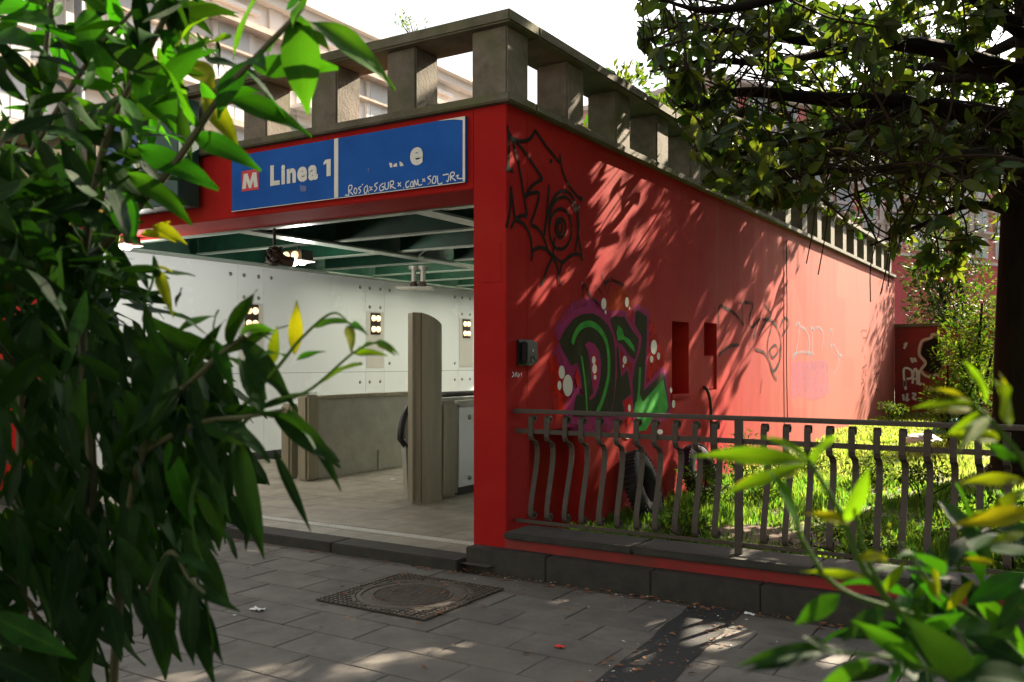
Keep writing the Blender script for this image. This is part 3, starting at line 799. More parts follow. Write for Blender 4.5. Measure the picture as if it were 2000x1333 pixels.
# intercom
ic = empty('wall_box', (.03, .25, 1.6), 'small black plastic intercom box on the red wall by the corner', 'intercom')
mb = MB(); mb.box(.001, .02, .135, .37, 1.52, 1.72); mb.build('back_plate', 'plastic_black', ic, bevel=.004)
mb = MB(); mb.box(.02, .075, .17, .345, 1.535, 1.705); mb.build('housing', 'plastic_black', ic, bevel=.012)
mb = MB(); mb.lathe((.075, .26, 1.57), (1, 0, 0), [(.025, -.002), (.025, .006), (.018, .006), (.012, .002)], 16); mb.build('speaker', 'rubber', ic)
mb = MB(); mb.box(.0755, .078, .25, .265, 1.625, 1.645); mb.build('indicator', 'sign_white', ic)

# ------------------------------------------------------------------ SIGN
sg = empty('metro_sign', (-1.65, -.02, 3.17), 'long blue metro sign reading Linea 1 above the entrance', 'sign')
mb = MB(); mb.box(-2.95, -.352, -.035, .0, 2.925, 3.425); mb.build('panel', 'sign_blue', sg, bevel=.003)
mb = MB(); mb.box(-1.69, -1.645, -.039, -.036, 2.927, 3.423); mb.build('divider', 'sign_white', sg)
mb = MB(); mb.box(-.372, -.351, -.040, -.036, 2.93, 3.422); mb.add([(-.62, -.0395, 3.4235), (-.372, -.0395, 3.4235), (-.372, -.0395, 3.395), (-.45, -.0395, 3.412)], [(0, 1, 2, 3)]); mb.build('peeled_edge', 'sign_white', sg)
mb = MB(); mb.box(-2.95, -.352, -.037, -.034, 2.919, 2.9245); mb.build('bottom_trim', 'sign_white', sg)
def text(s, x, z, size, m, parent, name='letter', bold=.0, sx=1, y=-.0385, depth=.001):
    cu = bpy.data.curves.new('t', 'FONT'); cu.body = s; cu.size = size; cu.offset = bold; cu.extrude = depth
    cu.resolution_u = 4
    o = bpy.data.objects.new('t', cu); col.objects.link(o)
    bpy.context.view_layer.update()
    me = bpy.data.meshes.new_from_object(o.evaluated_get(bpy.context.evaluated_depsgraph_get()))
    bpy.data.objects.remove(o)
    me.transform(Matrix(((sx, 0, 0, x), (0, 0, -1, y), (0, 1, 0, z), (0, 0, 0, 1))))
    me.materials.clear(); me.materials.append(M[m]); me.name = name
    wd = max(v.co.x for v in me.vertices)
    link(name, me, None, parent)
    return wd
def fp(u, v, y=-.0385): return on(u, v, 1, y)
zb = fp(541, 360).z
p0 = fp(527, 360).x
x = p0
for ch in 'Linea':
    x = text(ch, x, zb, .235, 'sign_white', sg, bold=.0105) + .017
def one(u0, u1, v0, v1):
    a, b = fp(u0, v1), fp(u1, v0); h = b.z - a.z; w_ = b.x - a.x
    P = [Vector((a.x + w_ * p, -.0392, a.z + h * q)) for p, q in ((.42, 0), (1, 0), (1, 1), (.30, 1), (0, .86), (0, .70), (.42, .78))]
    tri = tessellate_polygon([[Vector((p.x, p.z, 0)) for p in P]]); mb = MB(); mb.add(P, [tuple(t) for t in tri]); mb.build('letter', 'sign_white', sg)
one(632, 646, 311, 346)
mb = MB(); a, b = fp(472, 375), fp(505, 330)
mb.box(a.x, b.x, -.0375, -.0362, a.z, b.z + .0); mb.build('logo_plate', 'sign_red', sg)
# the M, drawn as its own strokes
x0, x1, zA, zB = a.x + .008, b.x - .008, a.z + .022, b.z - .028
wd = x1 - x0; tk = wd * .30
Mp = [(x0, zA), (x0 + wd * .10, zB), (x0 + wd * .34, zB), (x0 + wd * .5, zA + (zB - zA) * .42), (x0 + wd * .66, zB), (x0 + wd * .90, zB), (x1, zA), (x1 - tk * .8, zA), (x1 - tk * .95, zA + (zB - zA) * .5), (x0 + wd * .57, zA), (x0 + wd * .43, zA), (x0 + tk * .95, zA + (zB - zA) * .5), (x0 + tk * .8, zA)]
P = [Vector((p[0], -.0392, p[1])) for p in Mp]
tri = tessellate_polygon([[Vector((p.x, p.z, 0)) for p in P]]); mb = MB(); mb.add(P, [tuple(t) for t in tri]); mb.build('logo_letter', 'sign_white', sg)
text('e', fp(803, 318).x - .01, fp(815, 320).z, .26, 'sign_white', sg, bold=.0105)
def sign_poly(pts, m, name, y=-.0392):
    P = [fp(u, v, y) for u, v in pts]; tri = tessellate_polygon([[Vector((p.x, p.z, 0)) for p in P]])
    mb = MB(); mb.add(P, [tuple(t) for t in tri]); mb.build(name, m, sg)
zs_ = lambda p: (440 + p[0] * .245, 220 + p[1] * .245)
for pl in ([(1306, 402), (1330, 405), (1333, 438), (1314, 440)], [(1340, 418), (1352, 410), (1368, 404), (1370, 432), (1340, 436)], [(1388, 392), (1404, 396), (1420, 418), (1420, 428), (1392, 430)]):
    sign_poly([zs_(p) for p in pl], 'sign_white', 'letter_fragment')
for pl in ([(592, 580), (648, 590), (645, 630), (600, 632)], [(1135, 440), (1150, 445), (1145, 475), (1138, 470)]):
    sign_poly([zs_(p) for p in pl], 'blue_pale', 'sticker_mark')
SCR = [[(955, 660), (985, 662)], [(985, 662), (985, 590), (1010, 585), (1005, 615), (988, 625), (1020, 658)], [(1035, 600), (1025, 630), (1040, 650), (1050, 620), (1035, 600)], [(1085, 590), (1062, 605), (1080, 625), (1065, 648)], [(1088, 580), (1098, 572)], [(1130, 580), (1108, 610), (1115, 650), (1135, 610), (1130, 580), (1140, 640)], [(1150, 592), (1172, 620)], [(1172, 592), (1150, 625)], [(1215, 560), (1190, 580), (1210, 605), (1188, 632)], [(1260, 565), (1232, 590), (1235, 625), (1262, 615), (1262, 595), (1248, 595)], [(1272, 560), (1275, 610), (1298, 605), (1300, 555)], [(1318, 610), (1315, 555), (1340, 550), (1338, 575), (1318, 585), (1360, 610)], [(1375, 560), (1400, 590)], [(1400, 558), (1376, 590)], [(1420, 600), (1424, 604)], [(1465, 545), (1440, 565), (1445, 600), (1465, 590)], [(1480, 555), (1475, 590), (1495, 590), (1495, 555), (1480, 555)], [(1505, 598), (1508, 540), (1525, 580), (1535, 535), (1540, 580), (1570, 575)], [(1572, 530), (1594, 552)], [(1592, 528), (1572, 556)], [(1640, 505), (1615, 520), (1640, 545), (1615, 575), (1635, 560)], [(1660, 510), (1650, 560), (1675, 560), (1678, 515), (1660, 510)], [(1690, 505), (1698, 570), (1732, 562)], [(1735, 500), (1780, 492)], [(1785, 500), (1775, 550), (1762, 545)], [(1795, 545), (1798, 485), (1825, 480), (1820, 505), (1800, 515), (1838, 545)], [(1838, 510), (1860, 500), (1850, 525), (1895, 528)]]
mb = MB()
for s in SCR:
    P = [fp(*zs_(p), -.0392) for p in s]
    if len(P) > 2: P = catmull(P, 5)
    L = []
    for i, p in enumerate(P):
        t = (P[min(i + 1, len(P) - 1)] - P[max(i - 1, 0)]).normalized(); nn = Vector((-t.z, 0, t.x)) * .0048
        L += [p + nn, p - nn]
    mb.add(L, [(2 * i, 2 * i + 1, 2 * i + 3, 2 * i + 2) for i in range(len(P) - 1)])
mb.build('marker_scrawl', 'scribble', sg)
# green box with blue sign on the lintel, yellow band beside it
gb = empty('green_sign_box', (-3.8, -.2, 3.1), 'dark green boxed sign with blue face beside the metro sign', 'sign')
mb = MB(); mb.box(-4.45, -3.36, -.30, -.062, 2.99, 3.98); mb.build('box', 'green_box', gb, bevel=.006)
mb = MB(); mb.box(-4.44, -3.93, -.306, -.301, 3.05, 3.95); mb.build('sign_face', 'blue_pale', gb)
mb = MB(); mb.box(-3.925, -3.90, -.310, -.301, 3.04, 3.95); mb.box(-4.44, -3.926, -.310, -.3065, 3.025, 3.045); mb.build('frame', 'sign_white', gb)
mb = MB(); mb.box(-6.6, -4.75, -.03, -.001, 2.98, 3.22)
tag(mb.build('yellow_band', 'yellow', None, bevel=.003), 'yellow strip panel on the red lintel behind the shrub', 'panel')

# ------------------------------------------------------------------ INSIDE THE ENTRANCE
wx = -6.8
pw_ = empty('panelled_wall', (wx, 4, .08), 'white panelled inner wall with bolts inside the entrance', 'wall')
mb = MB(); mb.box(wx - .15, wx - .012, .56, 13.5, .055, 2.93); mb.build('backing', 'skirting', pw_)
seams = [.6, .64]
strips = [(.64, 1.13), (3.42, 3.92), (6.22, 6.72), (9.0, 9.5), (11.8, 12.3)]
edges = []
prev = 1.13
for a, b in strips[1:]:
    edges.append((prev, a, False)); edges.append((a, b, True)); prev = b
for a, b, st in edges:
    for z0, z1 in ((.20, 1.372), (1.378, 2.975)):
        mb = MB(); mb.box(wx - .011, wx + rng.uniform(0, .002), a + .003, b - .003, z0, z1); mb.build('panel', 'white_panel', pw_, bevel=.0015)
mb = MB(); mb.box(wx - .011, wx - .002, .6, 13.4, .085, .197); mb.build('skirting', 'skirting', pw_)
mb = MB(); mb.lathe((0, 0, 0), (1, 0, 0), [(.030, 0), (.030, .006), (.022, .014), (.012, .017)], 10); boltm = mb.mesh('bolt'); boltm.materials.append(M['bolt'])
for a, b in strips[1:]:
    for yy, zz in ((a - .14, 2.82), (a + .11, 2.82), (b - .11, 2.82), (b + .14, 2.82), (a + .11, 2.5), (b - .11, 2.5), (a - .14, 1.52), (a - .14, 1.20), (a + .11, 1.20), (b - .11, 1.20), (b + .14, 1.52)):
        o = link('bolt', boltm, None, pw_); o.location = (wx + .003, yy, zz)
# lamps with four bulbs set in the wall
for k, (a, b) in enumerate(strips[1:4]):
    lab = ['wall lamp of four round bulbs hidden behind the shrub leaves', 'lit wall lamp of four round bulbs left of the steel pylon', 'lit wall lamp of four round bulbs close to the red pillar'][k]
    lm = empty('wall_lamp', (wx, (a + b) / 2, 2.2), lab, 'lamp', 'wall lamps on the white panels')
    yc = (a + b) / 2; zc = 2.21
    mb = MB(); mb.box(wx + .003, wx + .010, a + .02, b - .02, 1.44, 2.42); mb.build('cover_plate', 'lamp_plate', lm, bevel=.002)
    mb = MB(); mb.box(wx + .0105, wx + .022, yc - .13, yc + .13, zc - .19, zc + .19); mb.build('housing', 'lamp_black', lm, bevel=.004)
    for sy in (-.062, .062):
        for sz in (-.095, .095):
            mb = MB(); mb.lathe((wx + .022, yc + sy, zc + sz), (1, 0, 0), [(.054, 0), (.050, .02), (.032, .036), (.01, .042)], 14); mb.build('bulb', 'bulb', lm)
# ceiling spotlights
def spot(c, lab):
    c = Vector(c); e = empty('ceiling_lamp', c, lab, 'lamp', 'lit lamps under the green beams')
    mb = MB(); mb.box(c.x - .16, c.x + .16, c.y - .10, c.y + .10, c.z + .02, c.z + .14); mb.build('housing', 'lamp_black', e)
    mb = MB()
    for (x0, x1, y0, y1) in ((-.18, .18, -.12, -.10), (-.18, .18, .10, .12), (-.18, -.16, -.099, .099), (.16, .18, -.099, .099)): mb.box(c.x + x0, c.x + x1, c.y + y0, c.y + y1, c.z + .0, c.z + .016)
    mb.build('frame', 'sign_white', e)
    for sx in (-.075, .075):
        mb = MB(); mb.lathe((c.x + sx, c.y, c.z + .02), (0, 0, -1), [(.062, 0), (.058, .03), (.03, .055), (.008, .062)], 14); mb.build('bulb', 'bulb', e)
        mb = MB(); mb.lathe((c.x + sx, c.y - .1225, c.z + .07), (0, -1, 0), [(.055, 0), (.05, .02), (.028, .04), (.008, .045)], 14); mb.build('bulb', 'bulb', e)
    mb = MB(); mb.tube([c + Vector((0, 0, .13)), Vector((c.x, c.y, 2.99))], .015, 8); mb.build('stem', 'lamp_black', e)
    pl = bpy.data.lights.new('lamp_light', 'POINT'); pl.energy = 18; pl.shadow_soft_size = .12; pl.color = (1, .95, .87)
    po = bpy.data.objects.new('lamp_light', pl); col.objects.link(po); po.location = c + Vector((0, 0, -.12)); po.parent = e; po.matrix_parent_inverse = Matrix.Translation(c).inverted()
spot(at(582, 513, 11.3), 'lit twin spotlight under the beam right of the wire bundle')
spot(at(240, 482, 9.7), 'lit twin spotlight under the lintel behind the shrub')
# bundle of wires / old camera below the lintel
c = at(536, 488, 9.6); wb = empty('wire_bundle', c, 'dark tangled cable bundle hanging from a ceiling bracket', 'cables')
mb = MB(); mb.tube([c + Vector((0, 0, .04)), c + Vector((.0, 0, .30))], .016, 8); mb.box(c.x - .08, c.x + .08, c.y - .05, c.y + .05, c.z + .28, c.z + .31); mb.build('bracket', 'dark_brown', wb)
r5 = random.Random(4)
for k in range(9):
    mb = MB(); pts = []
    ph = r5.uniform(0, 6); rr = r5.uniform(.04, .09)
    for i in range(10):
        a = ph + i * .7
        pts.append(c + Vector((rr * math.cos(a), rr * .8 * math.sin(a), -.07 + .09 * math.sin(a * .7 + k))))
    mb.tube(catmull(pts, 3), .012, 5); mb.build('wire', 'dark_brown', wb)
mb = MB(); mb.tube(catmull([c + Vector((.02, 0, -.04)), c + RT * .10 + Vector((0, 0, -.11)), c + RT * .2 + Vector((0, 0, -.13))], 4), [.05] * 9, 8); mb.build('sleeve', 'dark_brown', wb)
# hanging plate with two posts
c = at(811, 564, 13.0); hp = empty('hanging_plate', c, 'small metal plate hung on two posts below the ceiling beams', 'ceiling fixture')
mb = MB(); mb.obox(c, RT * .26, FW * .14, Vector((0, 0, .018))); mb.build('plate', 'steel_dull', hp, bevel=.004)
for s_ in (-.02, .11):
    q = c + RT * s_
    mb = MB(); mb.tube([q, q + Vector((0, 0, .30))], .038, 12); mb.build('post', 'steel_dull', hp)
    mb = MB(); mb.lathe(q + Vector((0, 0, .27)), (0, 0, 1), [(.07, 0), (.075, .03), (.075, .05)], 14); mb.build('flange', 'steel_dull', hp)
    mb = MB(); mb.lathe(q + Vector((0, .0, .018)), (0, 0, 1), [(.06, 0), (.05, .05), (.038, .08)], 14); mb.build('collar', 'dark_brown', hp)
# tall steel pylon
a = on(805, 985, 2, .08); b = on(863, 979, 2, .08)
py = empty('steel_pylon', (a + b) / 2, 'tall curved stainless steel pylon standing in the entrance', 'gate post')
d = (b - a); Ld = d.length; d.normalize(); nn = Vector((d.y, -d.x, 0))
mb = MB(); sec = []
for k in range(25):
    t = k / 24; s_ = -1 + 2 * t
    sec.append((s_ * Ld / 2, .055 * (1 - abs(s_) ** 2.6)))
full = sec + [(p, -q) for p, q in sec[-2:0:-1]]
nS = len(full); vs = []
cen = (a + b) / 2
for lvl in range(2):
    for p, q in full:
        tt = (p / Ld + .5)
        ztop = 2.06 - .15 * max(0, tt - .12) ** 1.7
        vs.append(cen + d * p + nn * q + Vector((0, 0, 0 if lvl == 0 else ztop - .08)))
mb.add(vs, [(k, (k + 1) % nS, nS + (k + 1) % nS, nS + k) for k in range(nS)], True)
mb.add([vs[nS + k] for k in range(nS)], [tuple(range(nS))])
mb.build('column', 'steel', py)
mb = MB(); q0 = cen - d * (Ld / 2 + .012) 
mb.obox(q0 + Vector((0, 0, 1.0)), d * .012, nn * .05, Vector((0, 0, .97))); mb.build('edge_strip', 'steel', py, bevel=.004)
mb = MB(); q1 = cen - d * (Ld / 2 - .075) + nn * .0565
mb.obox(q1 + Vector((0, 0, 1.0)), d * .002, nn * .003, Vector((0, 0, .98))); mb.build('groove', 'skirting', py)
# low steel barrier on the left
ba = empty('steel_barrier', (-4.5, 3.2, .08), 'low brushed steel barrier panel with end columns inside the entrance', 'barrier')
X_ = -4.48
mb = MB(); mb.box(X_ - .05, X_ + .05, 2.62, 4.5, .083, 1.07); mb.build('panel', 'steel_dull', ba, bevel=.006)
mb = MB(); mb.box(X_ - .075, X_ + .075, 2.62, 4.52, 1.072, 1.125); mb.build('top_rail', 'steel', ba, bevel=.012)
mb = MB(); mb.box(X_ - .09, X_ + .09, 2.38, 2.617, .083, 1.14); mb.build('column', 'steel', ba, bevel=.03)
mb = MB(); mb.box(X_ - .42, X_ - .24, 2.42, 2.60, .083, 1.02); mb.build('column', 'steel', ba, bevel=.03)
mb = MB(); mb.box(X_ + .052, X_ + .07, 3.75, 3.84, .085, .36); mb.build('bracket', 'steel_dull', ba)
# escalator balustrade with black handrail behind the pylon
es = empty('escalator_side', (-2.6, 3, .08), 'rounded steel escalator side with black rubber handrail behind the pylon', 'escalator')
X2 = -2.75
prof = [(2.25, .083)] + [(2.62 - .42 * math.cos(t * math.pi / 2 / 8), .72 + .40 * math.sin(t * math.pi / 2 / 8)) for t in range(9)] + [(4.6, 1.12), (4.6, .083)]
mb = MB(); n_ = len(prof)
mb.add([(X2 - .03, p[0], p[1]) for p in prof] + [(X2 + .03, p[0], p[1]) for p in prof], [tuple(range(n_)), tuple(range(2 * n_ - 1, n_ - 1, -1))] + [(k, (k + 1) % n_, n_ + (k + 1) % n_, n_ + k) for k in range(n_)])
mb.build('side_panel', 'steel_dull', es)
hr = [(2.40, .52), (2.25, .60)] + [(2.62 - .47 * math.cos(t * math.pi / 2 / 8), .70 + .46 * math.sin(t * math.pi / 2 / 8)) for t in range(9)] + [(4.6, 1.16)]
mb = MB(); mb.tube([(X2, p[0], p[1]) for p in hr], .035, 10); mb.build('handrail', 'rubber', es)
mb = MB(); mb.box(X2 - .55, X2 - .36, 2.9, 3.2, .083, 1.0); mb.build('newel_column', 'steel', es, bevel=.05)
# white gate cabinet with steel column
gc = empty('gate_cabinet', (-2.2, 3, .08), 'white bolted gate cabinet with steel column beside the red pillar', 'ticket gate')
X3 = -2.14
mb = MB(); mb.box(X3 - .10, X3 + .02, 2.08, 2.40, .083, 1.13); mb.build('column', 'steel', gc, bevel=.04)
mb = MB(); mb.box(X3 - .10, X3 - .006, 2.42, 4.3, .17, 1.05); mb.build('body', 'white_panel', gc, bevel=.004)
mb = MB(); mb.box(X3 - .12, X3 + .02, 2.41, 4.3, 1.052, 1.12); mb.build('top_rail', 'steel_dull', gc, bevel=.01)
mb = MB(); mb.box(X3 - .10, X3 - .02, 2.42, 4.3, .083, .168); mb.build('kick_plate', 'skirting', gc)
for yy, zz in ((2.62, .93), (2.62, .26), (3.6, .93), (3.6, .26)):
    o = link('bolt', boltm, None, gc); o.location = (X3 - .005, yy, zz)
# rear of the hall, steps down out of sight: plain back wall closes the view
bw = empty('rear_hall_wall', (-3.5, 13.6, 0), 'dark green rear wall at the back of the entrance hall', 'wall')
mb = MB(); mb.box(-7.1, -.31, 13.51, 13.6, 0, 2.9); mb.build('panel', 'green_steel', bw)

# ------------------------------------------------------------------ FENCE
fe = empty('iron_fence', (0, .1, .29), 'wrought iron fence with curved scroll bars on the low red wall', 'fence')
FY = .10
pr = []
for k in range(15):
    th = math.pi * 3 - k / 14 * math.pi * 2; rr = .009 + .024 * k / 14
    pr.append((.033 + rr * math.cos(th), 1.118 - rr * math.sin(th) * -1))
pr = []
for k in range(16):
    th = -math.pi + k / 15 * 2 * math.pi; rr = .010 + .023 * k / 15
    pr.append((.033 + rr * math.cos(th), 1.118 + rr * math.sin(th)))
pr = [(p[0], p[1]) for p in pr]
pr += [(0, 1.05), (0, .995), (.012, .968), (.045, .957), (.078, .945), (.100, .91), (.104, .86), (.094, .79), (.070, .70), (.042, .61), (.018, .53), (.004, .47), (0, .43)]
for k in range(16):
    th = math.pi + k / 15 * 2 * math.pi; rr = .036 - .024 * k / 15
    pr.append((.036 + rr * math.cos(th), .405 + rr * math.sin(th)))
def strap(prof, hw, th):
    mb = MB(); vs = []; n = len(prof)
    for i, (y, z) in enumerate(prof):
        a = prof[max(i - 1, 0)]; b = prof[min(i + 1, n - 1)]
        t = Vector((b[0] - a[0], b[1] - a[1])); t.normalize(); q = Vector((-t.y, t.x)) * th
        for sx, sn in ((-1, -1), (1, -1), (1, 1), (-1, 1)):
            vs.append((sx * hw, y + q.x * sn, z + q.y * sn))
    fs = []
    for i in range(n - 1):
        for k in range(4): fs.append((i * 4 + k, i * 4 + (k + 1) % 4, i * 4 + 4 + (k + 1) % 4, i * 4 + 4 + k))
    fs += [(0, 1, 2, 3), ((n - 1) * 4 + 3, (n - 1) * 4 + 2, (n - 1) * 4 + 1, (n - 1) * 4)]
    mb.add(vs, fs)
    return mb
bo = strap(pr, .0195, .005).build('bar', 'iron', fe)
barm = bo.data; bpy.data.objects.remove(bo)
mb = MB(); mb.box(-.025, .025, -.016, .016, .294, 1.163); postm = mb.mesh('post'); postm.materials.append(M['iron'])
bars = [.147 + .1425 * k for k in range(11)] + [1.892 + .1385 * k for k in range(11)] + [3.58 + .1385 * k for k in range(8)]
for x in bars:
    o = link('bar', barm, None, fe); o.location = (x, FY, rng.uniform(-.002, .002)); o.rotation_euler = (0, rng.uniform(-.008, .008), rng.uniform(-.04, .04))
for x in (1.734, 3.44):
    o = link('post', postm, None, fe); o.location = (x, FY, 0)
for nm, z0, z1, y0, y1 in (('top_rail', 1.164, 1.180, -.022, .03), ('middle_rail', 1.012, 1.046, .006, .016), ('bottom_rail', .340, .366, .006, .018)):
    mb = MB(); mb.box(.004, 4.7, FY + y0, FY + y1, z0, z1); mb.build(nm, 'iron', fe, bevel=.002)
mb = MB(); mb.tube([(x, FY + .004, 1.182) for x in (.004, 2, 4.7)], .014, 8); mb.build('handrail_bead', 'iron', fe)

# ------------------------------------------------------------------ STREET DETAILS
mh = empty('manhole_cover', (-.13, -.96, 0), 'round cast iron manhole cover in a square frame in the pavement', 'manhole')
mb = MB(); c0 = Vector((-.13, -.97, 0)); h_ = .445; n_ = 40; vs = []
for k in range(n_):
    a = 2 * math.pi * k / n_; s_ = max(abs(math.cos(a)), abs(math.sin(a)))
    vs.append(c0 + Vector((h_ * math.cos(a) / s_, h_ * math.sin(a) / s_, .009))); 
for k in range(n_):
    a = 2 * math.pi * k / n_; vs.append(c0 + Vector((.375 * math.cos(a), .375 * math.sin(a), .010)))
for k in range(n_):
    a = 2 * math.pi * k / n_; vs.append(c0 + Vector((.372 * math.cos(a), .372 * math.sin(a), -.01)))
mb.add(vs, [(k, (k + 1) % n_, n_ + (k + 1) % n_, n_ + k) for k in range(n_)] + [(n_ + k, n_ + (k + 1) % n_, 2 * n_ + (k + 1) % n_, 2 * n_ + k) for k in range(n_)])
mb.build('frame', 'cast_iron', mh)
mb = MB()
for i in range(-11, 12):
    for j in range(-11, 12):
        x, y = i * .039, j * .039
        if math.hypot(x, y) > .395 and max(abs(x), abs(y)) < .435: mb.box(c0.x + x - .012, c0.x + x + .012, c0.y + y - .012, c0.y + y + .012, .008, .016)
tag(mb.build('frame_studs', 'cast_iron', mh), kind='stuff')
mb = MB(); mb.lathe(c0, (0, 0, 1), [(.366, -.01), (.366, .010), (.350, .013), (.335, .013), (.332, .007), (.275, .007), (.272, .013), (.255, .013), (.252, .006), (.01, .006)], 48); lid = mb.build('lid', 'cast_iron', mh)
for i in range(-9, 10):
    y = i * .026; L_x = math.sqrt(max(0, .245 ** 2 - y * y))
    mb = MB(); mb.obox(c0 + Vector((0, y, .0085)), Vector((L_x, 0, 0)), Vector((0, .006, 0)), Vector((0, 0, .004))); mb.build('rib', 'cast_iron', lid)
def scrap(name, p, size, m, lab, cat, seed):
    r = random.Random(seed); mb = MB(); vs = []
    n = 5
    for i in range(n):
        for k in range(n):
            vs.append((p.x + (i / (n - 1) - .5) * size * (1 + .2 * r.random()), p.y + (k / (n - 1) - .5) * size * .6 * (1 + .2 * r.random()), p.z + .006 + abs(r.gauss(0, size * .10))))
    mb.add(vs, [(i * n + k, i * n + k + 1, i * n + n + k + 1, i * n + n + k) for i in range(n - 1) for k in range(n - 1)])
    o = mb.build(name, m); tag(o, lab, cat)
scrap('paper_scrap', on(503, 1193, 2, 0), .085, 'paper', 'crumpled white paper scrap on the paving left of the manhole', 'litter', 1)
scrap('paper_scrap', on(971, 1117, 2, 0), .07, 'paper', 'small white paper scrap at the foot of the dark plinth', 'litter', 2)
scrap('paper_scrap', on(458, 1204, 2, 0), .02, 'paper', 'tiny white pellet on the paving near the larger paper scrap', 'litter', 3)
scrap('paper_scrap', on(695, 928, 2, .08), .06, 'paper', 'small white scrap on the entrance floor by the steel barrier', 'litter', 4)
scrap('paper_scrap', on(768, 938, 2, .08), .06, 'paper', 'small white scrap on the entrance floor left of the pylon', 'litter', 5)
scrap('paper_scrap', on(1464, 1202, 2, 0), .06, 'paper', 'small white stub beside the asphalt strip under the plinth', 'litter', 6)
scrap('red_petal', on(1094, 1266, 2, 0), .055, 'red_petal', 'bright red petal lying in a sun patch on the paving', 'litter', 7)
# fallen bits: dry leaf crumbs and stubs
mb = MB(); r6 = random.Random(21)
def crumb(mb, x, y, z, s):
    a = r6.uniform(0, 6.3); c_, s_ = math.cos(a) * s, math.sin(a) * s
    e = r6.uniform(.3, .7); h = s * r6.uniform(.1, .5)
    mb.add([(x - c_, y - s_, z + .004), (x + s_ * e, y - c_ * e, z + .004 + h), (x + c_, y + s_, z + .006), (x - s_ * e, y + c_ * e, z + .004 + h * .5)], [(0, 1, 2, 3)])
for k in range(650):
    t = r6.random()
    if t < .45: x, y, z = r6.uniform(-.3, 4), -.17 - abs(r6.gauss(0, .07)), 0
    elif t < .6: x, y, z = r6.uniform(-4, -.3), -.28 - abs(r6.gauss(0, .05)), 0
    elif t < .75: x, y, z = r6.uniform(1.55, 2.0), r6.uniform(-2.2, -.2), .004
    elif t < .85: x, y, z = c0.x + r6.gauss(0, .35), c0.y + r6.gauss(0, .3), .01
    else: x, y, z = r6.uniform(-3, 3.5), r6.uniform(-4, -.2), 0
    crumb(mb, x, y, z, r6.choice((.008, .012, .018, .026)))
tag(mb.build('leaf_litter', 'dry_leaf'), 'scattered dry leaf crumbs and stubs along the plinth and paving', 'litter', kind='stuff')
mb = MB()
for k in range(90):
    t = r6.random()
    if t < .5: x, y, z = r6.uniform(-.3, 4), -.18 - abs(r6.gauss(0, .12)), 0
    elif t < .75: x, y, z = r6.uniform(1.55, 2.0), r6.uniform(-2.2, -.2), .004
    else: x, y, z = r6.uniform(-3, 3.5), r6.uniform(-4, -.2), 0
    crumb(mb, x, y, z, r6.choice((.006, .009, .014)))
tag(mb.build('paper_litter', 'paper'), 'tiny pale cigarette stubs and paper specks on the paving', 'litter', kind='stuff')

# ------------------------------------------------------------------ GARDEN THINGS
def tyre(c, axis, R_, r_, m, lab):
    axis = Vector(axis).normalized()
    prof = []
    e = empty('tyre', c, lab, 'tyre')
    mb = MB(); x = axis.orthogonal().normalized(); y = axis.cross(x); n = 36; q = 14; vs = []
    for i in range(n):
        a = 2 * math.pi * i / n; dr_ = x * math.cos(a) + y * math.sin(a)
        for k in range(q):
            b = 2 * math.pi * k / q; cb, sb = math.cos(b), math.sin(b)
            rx = abs(cb) ** .6 * (1 if cb > 0 else -1) * r_; hx = abs(sb) ** .7 * (1 if sb > 0 else -1) * r_ * .85
            vs.append(Vector(c) + dr_ * (R_ - r_ + rx) + axis * hx)
    mb.add(vs, [(i * q + k, i * q + (k + 1) % q, ((i + 1) % n) * q + (k + 1) % q, ((i + 1) % n) * q + k) for i in range(n) for k in range(q)], True)
    mb.build('carcass', m, e)
    mb = MB()
    for i in range(48):
        a = 2 * math.pi * i / 48; dr_ = x * math.cos(a) + y * math.sin(a); tg = x * -math.sin(a) + y * math.cos(a)
        mb.obox(Vector(c) + dr_ * (R_ + .002), dr_ * .006, tg * .012, axis * r_ * .75)
    tag(mb.build('tread', m, e), kind='stuff')
tyre((.20, 2.05, .40), (1, .12, .32), .33, .085, 'tyre', 'black tyre leaning on the red wall behind the fence')
tyre((.20, 3.55, .36), (1, -.1, .30), .31, .075, 'tyre_purple', 'dark purple painted tyre leaning on the wall among the weeds')
# rubbish bundles on the lawn
def bundle(c, rx, ry, rz, m, lab, seed):
    bm = bmesh.new(); bmesh.ops.create_icosphere(bm, subdivisions=4, radius=1)
    r = random.Random(seed); D = [(Vector((r.gauss(0, 1), r.gauss(0, 1), r.gauss(0, 1))).normalized(), r.uniform(3, 9), r.uniform(0, 6)) for _ in range(10)]
    for v in bm.verts:
        k = 1 + sum(.05 * abs(math.sin(v.co.dot(d) * f + p)) for d, f, p in D) - .2
        v.co = Vector((v.co.x * rx * k + c[0], v.co.y * ry * k + c[1], max(v.co.z, -.3) * rz * k + c[2]))
    me = bpy.data.meshes.new('rubbish_bag'); bm.to_mesh(me); bm.free()
    tag(link('rubbish_bag', me, m), lab, 'rubbish')
for (u, v, rx, rz, m, lab, sd) in ((1862, 856, .28, .24, 'cloth_teal', 'crumpled teal cloth bundle lying on the lawn', 1), (1800, 866, .26, .12, 'bag_white', 'crumpled white plastic bag on the lawn left of the teal bundle', 2), (1925, 866, .25, .14, 'bag_white', 'crumpled white plastic bag on the lawn right of the teal bundle', 3), (1912, 846, .14, .16, 'cloth_red', 'small red rag on the lawn beside the teal bundle', 4)):
    p = on(u, v, 2, .29); bundle((p.x, p.y, gz(p.x, p.y) + rz * .3), rx, rx * .8, rz, m, lab, sd)
